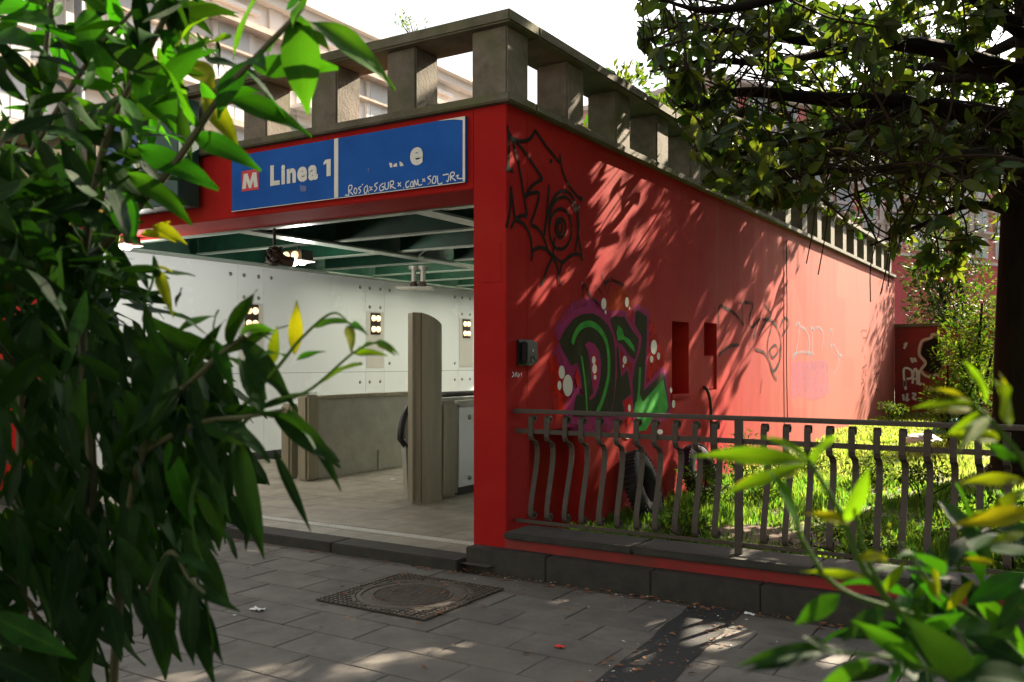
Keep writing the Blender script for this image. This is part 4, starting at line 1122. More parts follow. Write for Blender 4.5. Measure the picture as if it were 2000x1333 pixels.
# boundary wall at the back of the garden
rw = empty('boundary_wall', (3, LEN + .1, .2), 'dark red boundary wall with graffiti at the back of the garden', 'wall')
mb = MB(); mb.box(.002, 12, LEN + .01, LEN + .25, 0, 2.35); mb.build('wall', 'red_dark', rw)
mb = MB(); mb.box(.002, 12, LEN - .04, LEN + .30, 2.352, 2.42); mb.build('coping', 'concrete_top', rw)
def rwp(u, v, k=0): return on(u, v, 1, LEN + .004 - k)
mb = MB()
def rrib(mb, pts, wd, k, smooth=True):
    P = [rwp(u, v, k) for u, v in pts]
    if smooth and len(P) > 2: P = catmull(P, 6)
    L = []
    for i, p in enumerate(P):
        t = (P[min(i + 1, len(P) - 1)] - P[max(i - 1, 0)]).normalized(); nn = Vector((-t.z, 0, t.x)) * wd * .5
        L += [p + nn, p - nn]
    mb.add(L, [(2 * i, 2 * i + 1, 2 * i + 3, 2 * i + 2) for i in range(len(P) - 1)])
zq = lambda p: (1300 + p[0] * .35, 433 + p[1] * .35)
rrib(mb, [zq(p) for p in [(1530, 640), (1490, 630), (1480, 650), (1430, 670), (1415, 740), (1450, 790), (1425, 830), (1460, 865), (1510, 855), (1530, 870)]], .06, .001)
mb.build('graffiti', 'spray_cream', rw)
poly = [zq(p) for p in [(1500, 650), (1440, 680), (1425, 740), (1460, 780), (1440, 830), (1480, 850), (1540, 840), (1540, 660)]]
P = [rwp(u, v, -.001) for u, v in poly]; tri = tessellate_polygon([[Vector((p.x, p.z, 0)) for p in P]]); mb = MB(); mb.add(P, [tuple(t) for t in tri]); mb.build('graffiti', 'spray_black', rw)
mb = MB()
for s in ([(1335, 920), (1330, 825), (1370, 830), (1375, 870), (1345, 880)], [(1378, 905), (1385, 835), (1400, 830), (1405, 910)], [(1383, 880), (1403, 878)], [(1415, 830), (1415, 905), (1432, 905)], [(1340, 940), (1335, 890)], [(1325, 965), (1330, 1000)], [(1350, 960), (1345, 1000), (1360, 990)], [(1375, 960), (1395, 965), (1380, 985), (1400, 995)], [(1370, 760), (1378, 785), (1388, 765), (1398, 785)], [(1330, 690), (1345, 680), (1330, 710)]):
    rrib(mb, [zq(p) for p in s], .05, .002)
mb.build('graffiti', 'spray_white', rw)

# ------------------------------------------------------------------ VEGETATION
TL_BIG = [leaf_template(9, .28, b, f, 1.2, wv, s) for b, f, wv, s in ((.15, .10, .015, 1), (.30, .14, .02, 2), (.05, .05, .025, 3), (.42, .08, .02, 4))]
TL_SMALL = [leaf_template(5, .27, b, f, 1.2, .02, s) for b, f, s in ((.15, .10, 1), (.32, .14, 2), (.05, .05, 3))]
TL_MAG = [leaf_template(4, .50, b, f, .5, .01, s) for b, f, s in ((.12, .12, 1), (.28, .16, 2), (.02, .08, 3))]
TL_TINY = [leaf_template(2, .45, b, f, .6, .0, s) for b, f, s in ((.15, .15, 1), (.3, .1, 2))]
LIT_FRESH_MESH = [leaf_mesh('leaf', t, 'fresh_leaf') for t in TL_BIG]
YOUNG_MESH = [leaf_mesh('leaf', t, 'young_leaf') for t in TL_BIG]
def rv(r): return Vector((r.gauss(0, 1), r.gauss(0, 1), r.gauss(0, 1))).normalized()

# --- left laurel shrub, close to the camera
rl = random.Random(31)
ls = empty('laurel_shrub', at(120, 1500, 1.9), 'large dark laurel shrub with long glossy leaves filling the left foreground', 'shrub')
BR = [  # (points u,v,d), radius, n leaves, leaf length
    ([(150, 1700, 1.9), (180, 1000, 1.8), (160, 600, 1.8), (200, 300, 1.75), (290, 100, 1.7), (370, -60, 1.7)], .012, 30, .14),
    ([(60, 1700, 2.0), (40, 900, 2.0), (60, 400, 1.9), (90, 100, 1.85), (110, -80, 1.85)], .011, 26, .14),
    ([(200, 1650, 1.75), (240, 1100, 1.65), (290, 850, 1.55), (400, 720, 1.5), (480, 655, 1.48)], .009, 18, .14),
    ([(170, 520, 1.78), (330, 335, 1.66), (430, 190, 1.58), (520, 92, 1.53), (590, 15, 1.5), (600, -40, 1.5)], .008, 7, .13),
    ([(420, 880, 1.55), (520, 790, 1.48), (600, 765, 1.44), (690, 690, 1.40), (745, 665, 1.38)], .0035, 0, .1),
    ([(470, 800, 1.5), (545, 715, 1.46), (590, 660, 1.43), (650, 612, 1.41), (690, 640, 1.4)], .0035, 0, .1),
    ([(150, 640, 1.75), (220, 540, 1.68), (290, 520, 1.62), (330, 545, 1.6)], .004, 6, .06),
    ([(250, 900, 1.6), (380, 830, 1.5), (480, 815, 1.45), (560, 800, 1.42)], .006, 10, .13),
    ([(280, 1180, 1.6), (330, 1080, 1.5), (370, 1130, 1.42), (400, 1160, 1.4)], .005, 5, .12),
    ([(60, 300, 1.85), (180, 110, 1.75), (260, 20, 1.7), (300, -60, 1.7)], .006, 9, .14),
    ([(100, 800, 1.9), (20, 700, 1.7), (-60, 600, 1.6)], .006, 9, .13),
    ([(90, 1250, 1.7), (40, 1150, 1.6), (-30, 1100, 1.55)], .005, 8, .13),
]
lmats = []
def add_leaf(lst, base, dirv, L, r, nrm=None, wsc=1.0):
    dirv = dirv.normalized()
    n = nrm if nrm is not None else (Vector((0, 0, 1)) + rv(r) * .7)
    lst.append(leaf_matrix(base, base + dirv * L, n, wsc))
for pts, rad, n, L in BR:
    P = catmull([at(*p) for p in pts], 8)
    mb = MB(); mb.tube(P, [rad * (1 - .6 * i / (len(P) - 1)) for i in range(len(P))], 7); mb.build('stem', 'brown_stem' if rad > .004 else 'green_stem', ls)
    for k in range(n):
        t = .25 + .75 * (k + rl.random()) / n
        i = min(int(t * (len(P) - 1)), len(P) - 2); b = P[i]
        tan = (P[i + 1] - P[i]).normalized()
        d_ = tan * .5 + rv(rl) * .9 + Vector((0, 0, -.25))
        add_leaf(lmats, b, d_, L * rl.uniform(.75, 1.2), rl)
# filling leaves inside the shrub's volume, hanging more towards the bottom
def umax(v):
    T = [(-60, 420), (60, 430), (150, 400), (250, 330), (340, 250), (440, 200), (520, 230), (600, 300), (660, 380), (720, 440), (800, 470), (900, 480), (960, 420), (1020, 370), (1090, 330), (1150, 330), (1200, 250), (1260, 150), (1400, 90)]
    for (a, b), (c, d) in zip(T, T[1:]):
        if a <= v <= c: return b + (d - b) * (v - a) / (c - a)
    return 100
cnt = 0
while cnt < 1500:
    v = rl.uniform(-60, 1400); um = umax(v)
    u = um - abs(rl.gauss(0, 1)) * 190 if rl.random() < .4 else rl.uniform(-120, um)
    if u < -130: continue
    dens = .38 if v < 230 else (.75 if v < 420 else 1)
    if v > 1080: dens = .45
    if rl.random() > dens: continue
    dd = rl.uniform(1.5, 2.6)
    hang = min(1, max(0, (v - 350) / 500))
    d_ = rv(rl) * .8 + Vector((0, 0, -1.5 * hang)) + RT * .3
    add_leaf(lmats, at(u, v, dd), d_, rl.uniform(.07, .16), rl, (rv(rl) * .8 - FW * .5 + Vector((0, 0, .5))))
    cnt += 1
# single leaves that stand out along the edge: base px, tip px, depth, width, young?
HERO = [((456, 118), (492, -45), 1.55, 1.35, 0), ((600, 42), (790, 121), 1.50, .95, 0), ((492, 130), (656, 126), 1.52, 1.05, 0), ((487, 122), (403, 190), 1.54, 1.1, 0), ((584, 30), (592, 207), 1.49, 1.25, 0),
        ((440, 196), (602, 216), 1.56, .9, 0), ((520, 100), (550, 60), 1.54, 1.4, 0), ((560, 20), (600, -50), 1.52, 1.2, 0), ((378, 262), (497, 312), 1.6, .85, 0), ((395, 190), (470, 265), 1.62, 1.1, 1), ((270, 287), (423, 362), 1.63, .9, 0), ((250, 338), (371, 400), 1.62, .9, 0),
        ((235, 376), (256, 468), 1.6, 1.5, 0), ((-30, 78), (60, 44), 1.7, 1.3, 0), ((310, 40), (395, -30), 1.68, 1.2, 0), ((170, 20), (195, 125), 1.72, 1.1, 0), ((100, 5), (60, -60), 1.75, 1.2, 0), ((345, 100), (375, 10), 1.64, 1.5, 1), ((350, 110), (445, 60), 1.62, 1.2, 1), ((330, 120), (270, 200), 1.66, 1.4, 0), ((360, 120), (415, 150), 1.6, 1.6, 1), ((280, 130), (330, 215), 1.62, 1.4, 0),
        ((575, 692), (580, 590), 1.43, 1.15, 1), ((613, 640), (666, 604), 1.41, 1.3, 1), ((627, 750), (692, 694), 1.40, 1.15, 1), ((577, 706), (622, 675), 1.44, 1.0, 1), ((530, 715), (540, 640), 1.46, 1.3, 1), ((560, 700), (515, 655), 1.46, 1.1, 1), ((690, 690), (745, 685), 1.39, .8, 1), ((700, 685), (735, 650), 1.39, .8, 1), ((735, 668), (770, 690), 1.38, .7, 1), ((735, 668), (765, 660), 1.38, .6, 1), ((680, 640), (690, 670), 1.4, .7, 1), ((680, 640), (700, 620), 1.4, .7, 1), ((440, 645), (470, 610), 1.5, 1.2, 1), ((470, 655), (485, 610), 1.48, 1.0, 1), ((420, 660), (410, 605), 1.5, 1.1, 0), ((480, 655), (520, 640), 1.48, .8, 1),
        ((345, 600), (350, 560), 1.55, 1.0, 0), ((420, 620), (335, 618), 1.5, 1.1, 0),
        ((465, 658), (584, 792), 1.46, .75, 0), ((415, 665), (455, 740), 1.47, 1.0, 0), ((480, 700), (520, 775), 1.48, .9, 0), ((560, 800), (672, 912), 1.42, .62, 0), ((535, 880), (607, 1036), 1.42, .55, 0), ((462, 850), (505, 1085), 1.44, .85, 0), ((405, 890), (448, 1022), 1.46, .75, 0), ((330, 860), (372, 1060), 1.5, 1.0, 0), ((395, 860), (425, 960), 1.5, 1.1, 0), ((500, 960), (468, 1082), 1.45, .6, 0), ((370, 1000), (424, 1086), 1.47, .8, 0), ((300, 880), (290, 1060), 1.55, .9, 0), ((260, 940), (240, 1110), 1.6, 1.0, 0),
        ((340, 1120), (405, 1185), 1.42, .9, 0), ((365, 1140), (462, 1190), 1.41, .7, 0), ((350, 1130), (420, 1333), 1.40, .75, 0), ((380, 1160), (430, 1290), 1.41, .9, 0), ((330, 1080), (345, 1200), 1.5, .9, 0), ((230, 1060), (255, 1210), 1.55, .9, 0), ((200, 1020), (175, 1215), 1.6, 1.0, 0), ((270, 1150), (320, 1280), 1.5, .8, 0), ((120, 1140), (130, 1250), 1.6, 1.6, 0), ((-20, 1200), (140, 1282), 1.5, 1.0, 0), ((-30, 1280), (150, 1340), 1.45, 1.2, 0), ((215, 1180), (232, 1280), 1.55, 1.3, 0),
        ((300, 440), (350, 460), 1.6, 1.0, 1), ((300, 450), (330, 430), 1.6, .8, 1), ((310, 530), (320, 570), 1.58, .8, 1), ((300, 525), (330, 520), 1.6, .7, 1), ((270, 460), (320, 445), 1.6, .8, 1), ((300, 500), (310, 560), 1.59, .7, 0)]
hero = []
for i, ((bu, bv), (tu, tv), dd, wsc, yg) in enumerate(HERO):
    b = at(bu, bv, dd + .04); t = at(tu, tv, dd - .03 + rl.uniform(-.04, .04))
    n = -FW + Vector((0, 0, .75)) + rv(rl) * .35
    hero.append((leaf_matrix(b, t, n, wsc * (1.15 if bv < 450 else .82)), (YOUNG_MESH if (yg and not (bv > 550 and i % 2)) else (LIT_FRESH_MESH if yg or bv < 450 or rl.random() < .15 else None))))
LM = [leaf_mesh('leaf', t, 'laurel_leaf') for t in TL_BIG]
top_ = [m for m in lmats if proj(m.translation)[1] < 260 and rl.random() < .55]
lmats = [m for m in lmats if m not in top_]
foliage(ls, lmats, TL_BIG, TL_SMALL, 'laurel', 225 - min(90, len(top_)), always=[(m, (y or LM)[i % 4]) for i, (m, y) in enumerate(hero)] + [(m, LIT_FRESH_MESH[i % 4]) for i, m in enumerate(top_[:90])])

# --- young shoots in the lower right foreground
rr_ = random.Random(77)
rs = empty('young_shrub', at(2050, 1600, 1.25), 'young shrub with bright yellow green shoots in the lower right foreground', 'shrub')
SH = [([(2150, 1500, 1.35), (1850, 1280, 1.25), (1700, 1130, 1.18), (1640, 1000, 1.14), (1580, 900, 1.12)], .0055), ([(1780, 1200, 1.22), (1640, 1150, 1.18), (1570, 1060, 1.15), (1545, 1000, 1.14)], .004), ([(1730, 1170, 1.2), (1690, 1080, 1.15), (1670, 990, 1.13)], .004),
      ([(2150, 1300, 1.3), (2020, 950, 1.2), (1960, 850, 1.15), (1900, 790, 1.12)], .005), ([(2150, 1500, 1.2), (1900, 1350, 1.12), (1760, 1290, 1.08), (1600, 1270, 1.05)], .004), ([(2150, 1450, 1.4), (1960, 1250, 1.35), (1830, 1150, 1.3), (1760, 1060, 1.28)], .004), ([(2150, 1150, 1.3), (2020, 1020, 1.22), (1940, 960, 1.2)], .004)]
smats = []
SD = .8
for pts, rad in SH:
    rad *= SD
    P = catmull([at(p[0], p[1], p[2] * SD) for p in pts], 8)
    mb = MB(); mb.tube(P, [rad * (1 - .5 * i / (len(P) - 1)) for i in range(len(P))], 7); mb.build('stem', 'green_stem', rs)
HS = [((1562, 1038), (1528, 915), 1.12, .8, 0), ((1650, 1018), (1705, 932), 1.11, .9, 1), ((1680, 1085), (1732, 1090), 1.12, 1.8, 1), ((1570, 905), (1400, 865), 1.1, .5, 1), ((1575, 910), (1410, 955), 1.1, .5, 1), ((1575, 900), (1520, 840), 1.1, .6, 1), ((1580, 905), (1625, 850), 1.1, .7, 0), ((1560, 930), (1430, 920), 1.12, .5, 1), ((1640, 1165), (1556, 1215), 1.12, 1.2, 0),
      ((1910, 800), (1812, 770), 1.1, .5, 1), ((1910, 800), (1820, 800), 1.1, .45, 1), ((1905, 795), (1840, 735), 1.1, .5, 1), ((1915, 805), (1850, 850), 1.1, .5, 1), ((1925, 785), (1908, 705), 1.1, .7, 1), ((1975, 825), (1955, 745), 1.1, 1.0, 1), ((1960, 790), (1975, 725), 1.15, .8, 0), ((1930, 815), (1880, 860), 1.1, .5, 1), ((1950, 860), (1895, 835), 1.1, .5, 1),
      ((1990, 900), (1920, 865), 1.15, .7, 0), ((2000, 940), (1900, 920), 1.15, .6, 1), ((2010, 1000), (1890, 1020), 1.15, .55, 1), ((2010, 1020), (1920, 985), 1.15, .6, 1), ((2005, 1040), (1930, 1060), 1.15, .6, 1), ((2000, 960), (1930, 1000), 1.18, .6, 0),
      ((1620, 1275), (1460, 1300), 1.03, .5, 0), ((1620, 1270), (1470, 1268), 1.03, .5, 0), ((1640, 1280), (1570, 1240), 1.03, .6, 0), ((1700, 1290), (1600, 1345), 1.02, .8, 1), ((1760, 1290), (1740, 1340), 1.02, .9, 1), ((1800, 1310), (1700, 1215), 1.06, .8, 0), ((1840, 1180), (1800, 1120), 1.25, .7, 1), ((1850, 1190), (1900, 1130), 1.25, .8, 1), ((1830, 1170), (1830, 1090), 1.26, .6, 1), ((1980, 1200), (1935, 1260), 1.2, 1.4, 0), ((2010, 1150), (1950, 1230), 1.2, 1.3, 0),
      ((1900, 1350), (1840, 1240), 1.1, 1.0, 0), ((2000, 1300), (1900, 1240), 1.15, 1.1, 0), ((2020, 1350), (1930, 1300), 1.05, 1.1, 0), ((2000, 1120), (1890, 1180), 1.3, 1.0, 0), ((1690, 1130), (1600, 1110), 1.15, .4, 0), ((1660, 1020), (1595, 1000), 1.13, .4, 1), ((1720, 1160), (1770, 1100), 1.17, .8, 1), ((1790, 1240), (1880, 1200), 1.2, .9, 0), ((1730, 1190), (1650, 1240), 1.1, 1.1, 0), ((1940, 1100), (1890, 1090), 1.2, .6, 1)]
LM2 = LM
for i, ((bu, bv), (tu, tv), dd, wsc, yg) in enumerate(HS):
    o = link('leaf', (YOUNG_MESH if ((yg or rr_.random() < .35) and tv < 1200) else (LIT_FRESH_MESH if tv < 1230 or yg else LM2))[i % 4], None, rs)
    o.matrix_basis = leaf_matrix(at(bu, bv, SD * (dd + .03)), at(tu, tv, SD * (dd - .02 + rr_.uniform(-.04, .04))), -FW + Vector((0, 0, .6)) + rv(rr_) * .3, min(1.9, wsc * 1.2))
# darker leaves low in the corner
for k in range(70):
    u = rr_.uniform(1750, 2080); v = 2950 - u + abs(rr_.gauss(0, 120)) if u < 1900 else rr_.uniform(1050, 1400)
    if v < 1050: continue
    o = link('leaf', (LM2 if k % 3 else LIT_FRESH_MESH)[k % 4], None, rs); b = at(u, v, rr_.uniform(1.0, 1.4))
    o.matrix_basis = leaf_matrix(b, b + (rv(rr_) + Vector((0, 0, .2))).normalized() * rr_.uniform(.07, .12), rv(rr_) + Vector((0, 0, .8)), rr_.uniform(.8, 1.2))

# --- magnolia tree
rm = random.Random(5)
TB = Vector((3.08, 6.9, gz(3.08, 6.9)))
mg = empty('magnolia_tree', TB, 'big dark magnolia tree with glossy leaves spreading over the red wall', 'tree')
trunk = catmull([TB + Vector(p) for p in ((.0, 0, -.15), (-.02, .02, .5), (-.02, .0, 2), (.0, .05, 3.5), (.08, .1, 5), (.0, .0, 7), (.1, .1, 9))], 6)
nt = len(trunk); trad = [.55 if i == 0 else max(.06, .40 - .30 * i / (nt - 1) + (.10 if i < 3 else 0)) for i in range(nt)]
mb = MB(); mb.tube(trunk, trad, 16); mb.build('trunk', 'bark', mg)
limbs = []
def px_limb(*pts): return [at(*p) for p in pts]
limbs.append((px_limb((1990, 330, 11), (1850, 275, 10.7), (1700, 290, 10.4), (1560, 305, 10.0), (1430, 350, 9.5)), .15))
limbs.append((px_limb((1990, 250, 11), (1800, 205, 10.2), (1620, 195, 9.6), (1450, 180, 9.0), (1330, 210, 8.5)), .13))
limbs.append((px_limb((1995, 150, 11), (1800, 90, 10.6), (1600, 80, 10.2), (1420, 60, 9.8), (1270, 50, 9.4)), .13))
limbs.append((px_limb((1990, 380, 11), (1880, 340, 11.6), (1760, 350, 12.2), (1640, 390, 12.6)), .09))
limbs.append((px_limb((1990, 420, 11), (1900, 400, 10.6), (1800, 440, 10.3), (1700, 480, 10.1)), .06))
limbs.append((px_limb((2000, 330, 11), (1930, 300, 9.4), (1830, 310, 8.2), (1700, 330, 7.3)), .09))
limbs.append((px_limb((1990, 300, 11), (1800, 330, 9.6), (1620, 335, 8.9), (1460, 370, 8.3)), .07))
limbs.append((px_limb((1800, 205, 10.2), (1620, 260, 9.2), (1480, 290, 8.4), (1380, 320, 7.9)), .06))
limbs.append((px_limb((1700, 85, 10.4), (1520, 120, 9.4), (1380, 120, 8.8), (1270, 140, 8.4)), .06))
limbs.append((px_limb((1700, -80, 8.2), (1500, 0, 7.6), (1380, 20, 7.2), (1290, 0, 7.0)), .06))
limbs.append(([Vector(p) for p in ((3.1, 6.9, 4.0), (1.9, 7.4, 4.6), (.9, 7.0, 4.9))], .07))
limbs.append(([Vector(p) for p in ((3.1, 6.9, 4.4), (2.0, 8.8, 4.9), (1.0, 9.0, 5.2))], .07))
limbs.append((px_limb((1995, 60, 11), (1850, -40, 9.4), (1700, -80, 8.2), (1560, -60, 7.2)), .10))
for k in range(15):
    h0 = rm.uniform(4.0, 8.5); a = k * 2.4 + rm.uniform(-.3, .3)
    L = rm.uniform(2.6, 4.2) * (1 if h0 < 7 else .7)
    b = TB + Vector((0, 0, h0)); d_ = Vector((math.cos(a), math.sin(a), 0))
    pts = [b, b + d_ * L * .35 + Vector((0, 0, .5)), b + d_ * L * .7 + Vector((rm.uniform(-.3, .3), rm.uniform(-.3, .3), .8)), b + d_ * L + Vector((0, 0, .7))]
    limbs.append((pts, .10))
for pts_ in (((3.1, 6.9, 4.2), (4.5, 6.5, 4.9), (6.0, 6.0, 5.4)), ((3.1, 6.9, 4.6), (3.9, 5.0, 5.3), (4.6, 3.2, 5.7)), ((3.1, 6.9, 5.2), (5.0, 8.0, 5.8), (6.5, 8.5, 6.3)), ((3.1, 6.9, 5.0), (4.3, 4.2, 5.6), (4.8, 2.2, 5.9)), ((3.1, 6.9, 6.0), (4.2, 5.5, 6.4), (4.8, 4.0, 6.5))):
    limbs.append(([Vector(p) for p in pts_], .09))  # out-of-view limbs added to shade the near shrub and the paving
for pts_ in (((3.1, 6.9, 4.5), (2.1, 9.0, 5.0), (1.3, 11.0, 5.3)), ((3.1, 6.9, 5.5), (1.9, 9.5, 5.9), (1.0, 11.4, 6.0)), ((3.1, 6.9, 3.9), (2.2, 8.5, 4.3), (1.3, 10.0, 4.4)), ((3.1, 6.9, 6.3), (2.5, 9.8, 7.0), (2.0, 11.8, 7.3)), ((3.1, 6.9, 4.2), (1.6, 7.6, 4.7), (.6, 8.2, 4.8)), ((3.1, 6.9, 5.0), (1.8, 8.2, 5.5), (.9, 9.4, 5.6)),
             ((3.1, 6.9, 4.6), (4.2, 4.8, 5.4), (5.4, 2.5, 5.8)), ((3.1, 6.9, 5.2), (4.1, 4.6, 5.9), (5.0, 2.4, 6.2)), ((3.1, 6.9, 5.0), (4.0, 4.0, 5.6), (4.8, 2.0, 5.8)), ((3.1, 6.9, 5.4), (4.5, 4.6, 6.1), (5.5, 3.2, 6.5)), ((3.1, 6.9, 4.4), (4.4, 4.4, 5.0), (5.3, 2.6, 5.3)), ((3.1, 6.9, 4.8), (3.8, 4.6, 5.4), (4.3, 2.3, 5.7)), ((3.1, 6.9, 5.2), (3.6, 4.6, 5.9), (4.0, 2.5, 6.2))):
    limbs.append(([Vector(p) for p in pts_], .08))  # limbs added to deepen the shade on the wall and the near shrub
for pts_ in (((3.1, 6.9, 3.3), (4.5, 6.6, 3.8), (5.9, 6.0, 4.1)), ((3.1, 6.9, 3.1), (4.5, 8.0, 3.7), (5.6, 9.2, 4.2)), ((3.1, 6.9, 3.5), (5.0, 7.4, 4.2), (6.6, 7.6, 4.6))):
    limbs.append(([Vector(p) for p in pts_], .07))  # low out-of-view limbs added to shade the near lawn and paving
mmats = []
def allowed(p):
    u, v, t = proj(p)
    if not (-40 < u < 2040 and -40 < v < 1373): return True
    T = [(-50, 1225), (40, 1240), (110, 1250), (180, 1290), (230, 1310), (290, 1345), (360, 1370), (400, 1430), (425, 1540), (445, 1640), (480, 1710), (530, 1760), (590, 1830), (610, 1990), (1400, 2300)]
    for (a, b), (c, d) in zip(T, T[1:]):
        if a <= v <= c: return u > b + (d - b) * (v - a) / (c - a)
    return False
GAPS = [(at(520, 110, 1.52), .42), (at(640, 660, 1.42), .22), (at(1900, 800, 1.12), .35), (at(1640, 960, 1.13), .28), (at(400, 40, 1.6), .3)] + [(on(u, v, 2, 0), r * 1.6) for u, v, r in ((850, 1190, .13), (870, 1255, .15), (945, 1245, .11), (1130, 1262, .15), (1215, 1290, .12), (330, 1312, .14), (560, 1292, .12), (770, 1275, .13), (455, 1295, .10), (1060, 1310, .13), (1190, 1195, .08), (690, 1215, .06), (830, 1325, .12), (960, 1320, .10))]      # openings in the crown that let the sun through
def whorl(p, d_, n, L):
    d_ = d_.normalized(); x = d_.orthogonal().normalized(); y = d_.cross(x); ph = rm.uniform(0, 6)
    for k in range(n):
        a = ph + k * 2.4; sp = rm.uniform(.5, 1.1)
        dr_ = (d_ * math.cos(sp) + (x * math.cos(a) + y * math.sin(a)) * math.sin(sp)) + Vector((0, 0, rm.uniform(-.35, .1)))
        b = p - d_ * rm.uniform(0, .05)
        ll = L * rm.uniform(.7, 1.2)
        q = b + dr_.normalized() * ll
        u_, v_, t_ = proj(q)
        if any((q - a_ - SUN * (q - a_).dot(SUN)).length < r_ for a_, r_ in GAPS): continue
        if (q.x < 2.6 and q.y > 5.5) and noise.noise(q * 1.9) < -.42: continue
        if not (q.x < 2.6 and q.y > 5.5) and not (q.x > 3.4 and q.y < 9.5 and q.z < 7) and noise.noise(q * 1.15 + Vector((3.1, .4, 7.7))) < -.06 + .25 * noise.noise(q * .4): continue
        if 1545 < u_ < 1925 and 285 < v_ < 470 and rm.random() < .6: continue
        if 1200 < u_ < 2040 and -60 < v_ < 240 and (noise.noise(q * 1.3) < -.12 or rm.random() < .12): continue
        if allowed(q): mmats.append(leaf_matrix(b, q, d_ + Vector((0, 0, .4)), rm.uniform(.85, 1.1)))
for pts, rad in limbs:
    P = catmull(pts, 7); n = len(P)
    mb = MB(); mb.tube(P, [max(.012, rad * (1 - .85 * i / (n - 1))) for i in range(n)], 9); lo = mb.build('limb', 'bark', mg)
    tw = MB()
    Ltot = sum((P[i + 1] - P[i]).length for i in range(n - 1))
    nb = int(Ltot / .22)
    for k in range(nb + 1):
        t = .22 + .78 * k / nb; i = min(int(t * (n - 1)), n - 2); b = P[i]; tan = (P[i + 1] - P[i]).normalized()
        d_ = (tan * .5 + rv(rm) * 1.0 + Vector((0, 0, .15))).normalized(); L = rm.uniform(.5, 1.15)
        e = b + d_ * L + Vector((0, 0, rm.uniform(-.15, .15)))
        mid = (b + e) / 2 + rv(rm) * .08
        if not allowed(e): 
            e = b + (e - b) * .45; mid = (b + e) / 2
            if not allowed(e): continue
        tw.tube(catmull([b, mid, e], 3), .011, 5)
        for j in range(rm.randint(3, 6)):
            s_ = rm.uniform(.35, 1.0); b2 = b + (e - b) * s_
            d2 = (d_ * .6 + rv(rm)).normalized(); e2 = b2 + d2 * rm.uniform(.18, .45)
            if not allowed(e2): continue
            tw.tube([b2, e2], .006, 4, False)
            whorl(e2, d2, rm.randint(5, 8), .195)
            if rm.random() < .6: whorl(b2 + (e2 - b2) * .5, d2, 3, .17)
        whorl(e, d_, 9, .20)
    if tw.v: tag(tw.build('twigs', 'twig', mg), kind='stuff')
for (u, v, dd) in ((1598, 537, 8.6), (1575, 515, 8.6), (1720, 575, 8.8), (1735, 560, 8.8), (1700, 590, 8.9)):
    p = at(u, v, dd); whorl(p, Vector((-.3, -.2, -.2)) + rv(rm) * .3, 9, .17)
    q = at(u + 20, v - 150, dd + .3)
    mb = MB(); mb.tube(catmull([p, (p + q) / 2 + rv(rm) * .05, q], 4), .006, 5); mb.build('twigs', 'twig', mg)
# bare hanging twigs under the low limb
for k in range(10):
    u = rm.uniform(1600, 1900); p = at(u, rm.uniform(290, 330), rm.uniform(9.6, 10.6))
    pts = [p]
    for i in range(4): pts.append(pts[-1] + Vector((rm.uniform(-.18, .18), rm.uniform(-.1, .1), -rm.uniform(.1, .28))))
    mb = MB(); mb.tube(catmull(pts, 4), [.014 - .0005 * i for i in range(17)], 5); mb.build('twigs', 'twig', mg)
foliage(mg, mmats, TL_MAG, TL_MAG, 'magnolia', 300, 'crown')
print('magnolia leaves', len(mmats))

# --- bushes, trees behind
def bush(name, c, rad, n, L, lab, cat, seed, kind='hedge', group=None, stem=True, tpl=None, lobes=7):
    r = random.Random(seed); c = Vector(c)
    e = empty(name, (c.x, c.y, c.z - rad[2]), lab, cat, group)
    lob = []
    for k in range(lobes):
        d_ = rv(r); lob.append((Vector((d_.x * rad[0] * .6, d_.y * rad[1] * .6, d_.z * rad[2] * .65)), r.uniform(.35, .55)))
    ms = []
    while len(ms) < n:
        o_, s_ = r.choice(lob); d_ = rv(r); q = r.random() ** .45
        p = c + o_ + Vector((d_.x * rad[0], d_.y * rad[1], d_.z * rad[2])) * s_ * q
        ms.append(leaf_matrix(p, p + (d_ + rv(r) * .7 + Vector((0, 0, .2))).normalized() * L * r.uniform(.6, 1.3), rv(r) * .6 + Vector((0, 0, 1)), r.uniform(.8, 1.2)))
    o = link('crown', mass_mesh('crown', tpl or TL_TINY, ms, kind + '_mass'), None, e); tag(o, kind='stuff')
    base = Vector((c.x, c.y, c.z - rad[2] * 1.0))
    for k, (o_, s_) in enumerate(lob[:5]):
        mb = MB(); q = base + Vector((r.uniform(-.1, .1) * rad[0], r.uniform(-.1, .1) * rad[1], 0))
        mb.tube(catmull([q, (q + c + o_) / 2 + rv(r) * .05 * rad[0], c + o_], 4), [max(.006, rad[2] * .035 * (1 - .08 * i)) for i in range(9)], 6); mb.build('trunk' if cat == 'tree' else 'stem', 'bark', e)
def gbush(u, d, h, rx, n, L, lab, seed, **k):
    p = CAM + (FW + RT * ((u - 1000) / FPX)) * d
    z = gz(p.x, p.y) if 0 < p.x < 14 and p.y < 16.9 else 0
    bush('garden_bush', (p.x, p.y, z + h / 2), (rx, rx, h / 2), n, L, lab, 'bush', seed, **k)
gbush(1900, 14.2, 2.75, .62, 2600, .085, 'tall bright green bush on the lawn left of the magnolia trunk', 1)
gbush(1862, 13.4, 1.75, .48, 1700, .08, 'lower rounded green bush in front of the graffiti wall', 2)
gbush(1960, 15.5, 1.5, .8, 1800, .09, 'broad low bush on the lawn behind the magnolia trunk', 9)
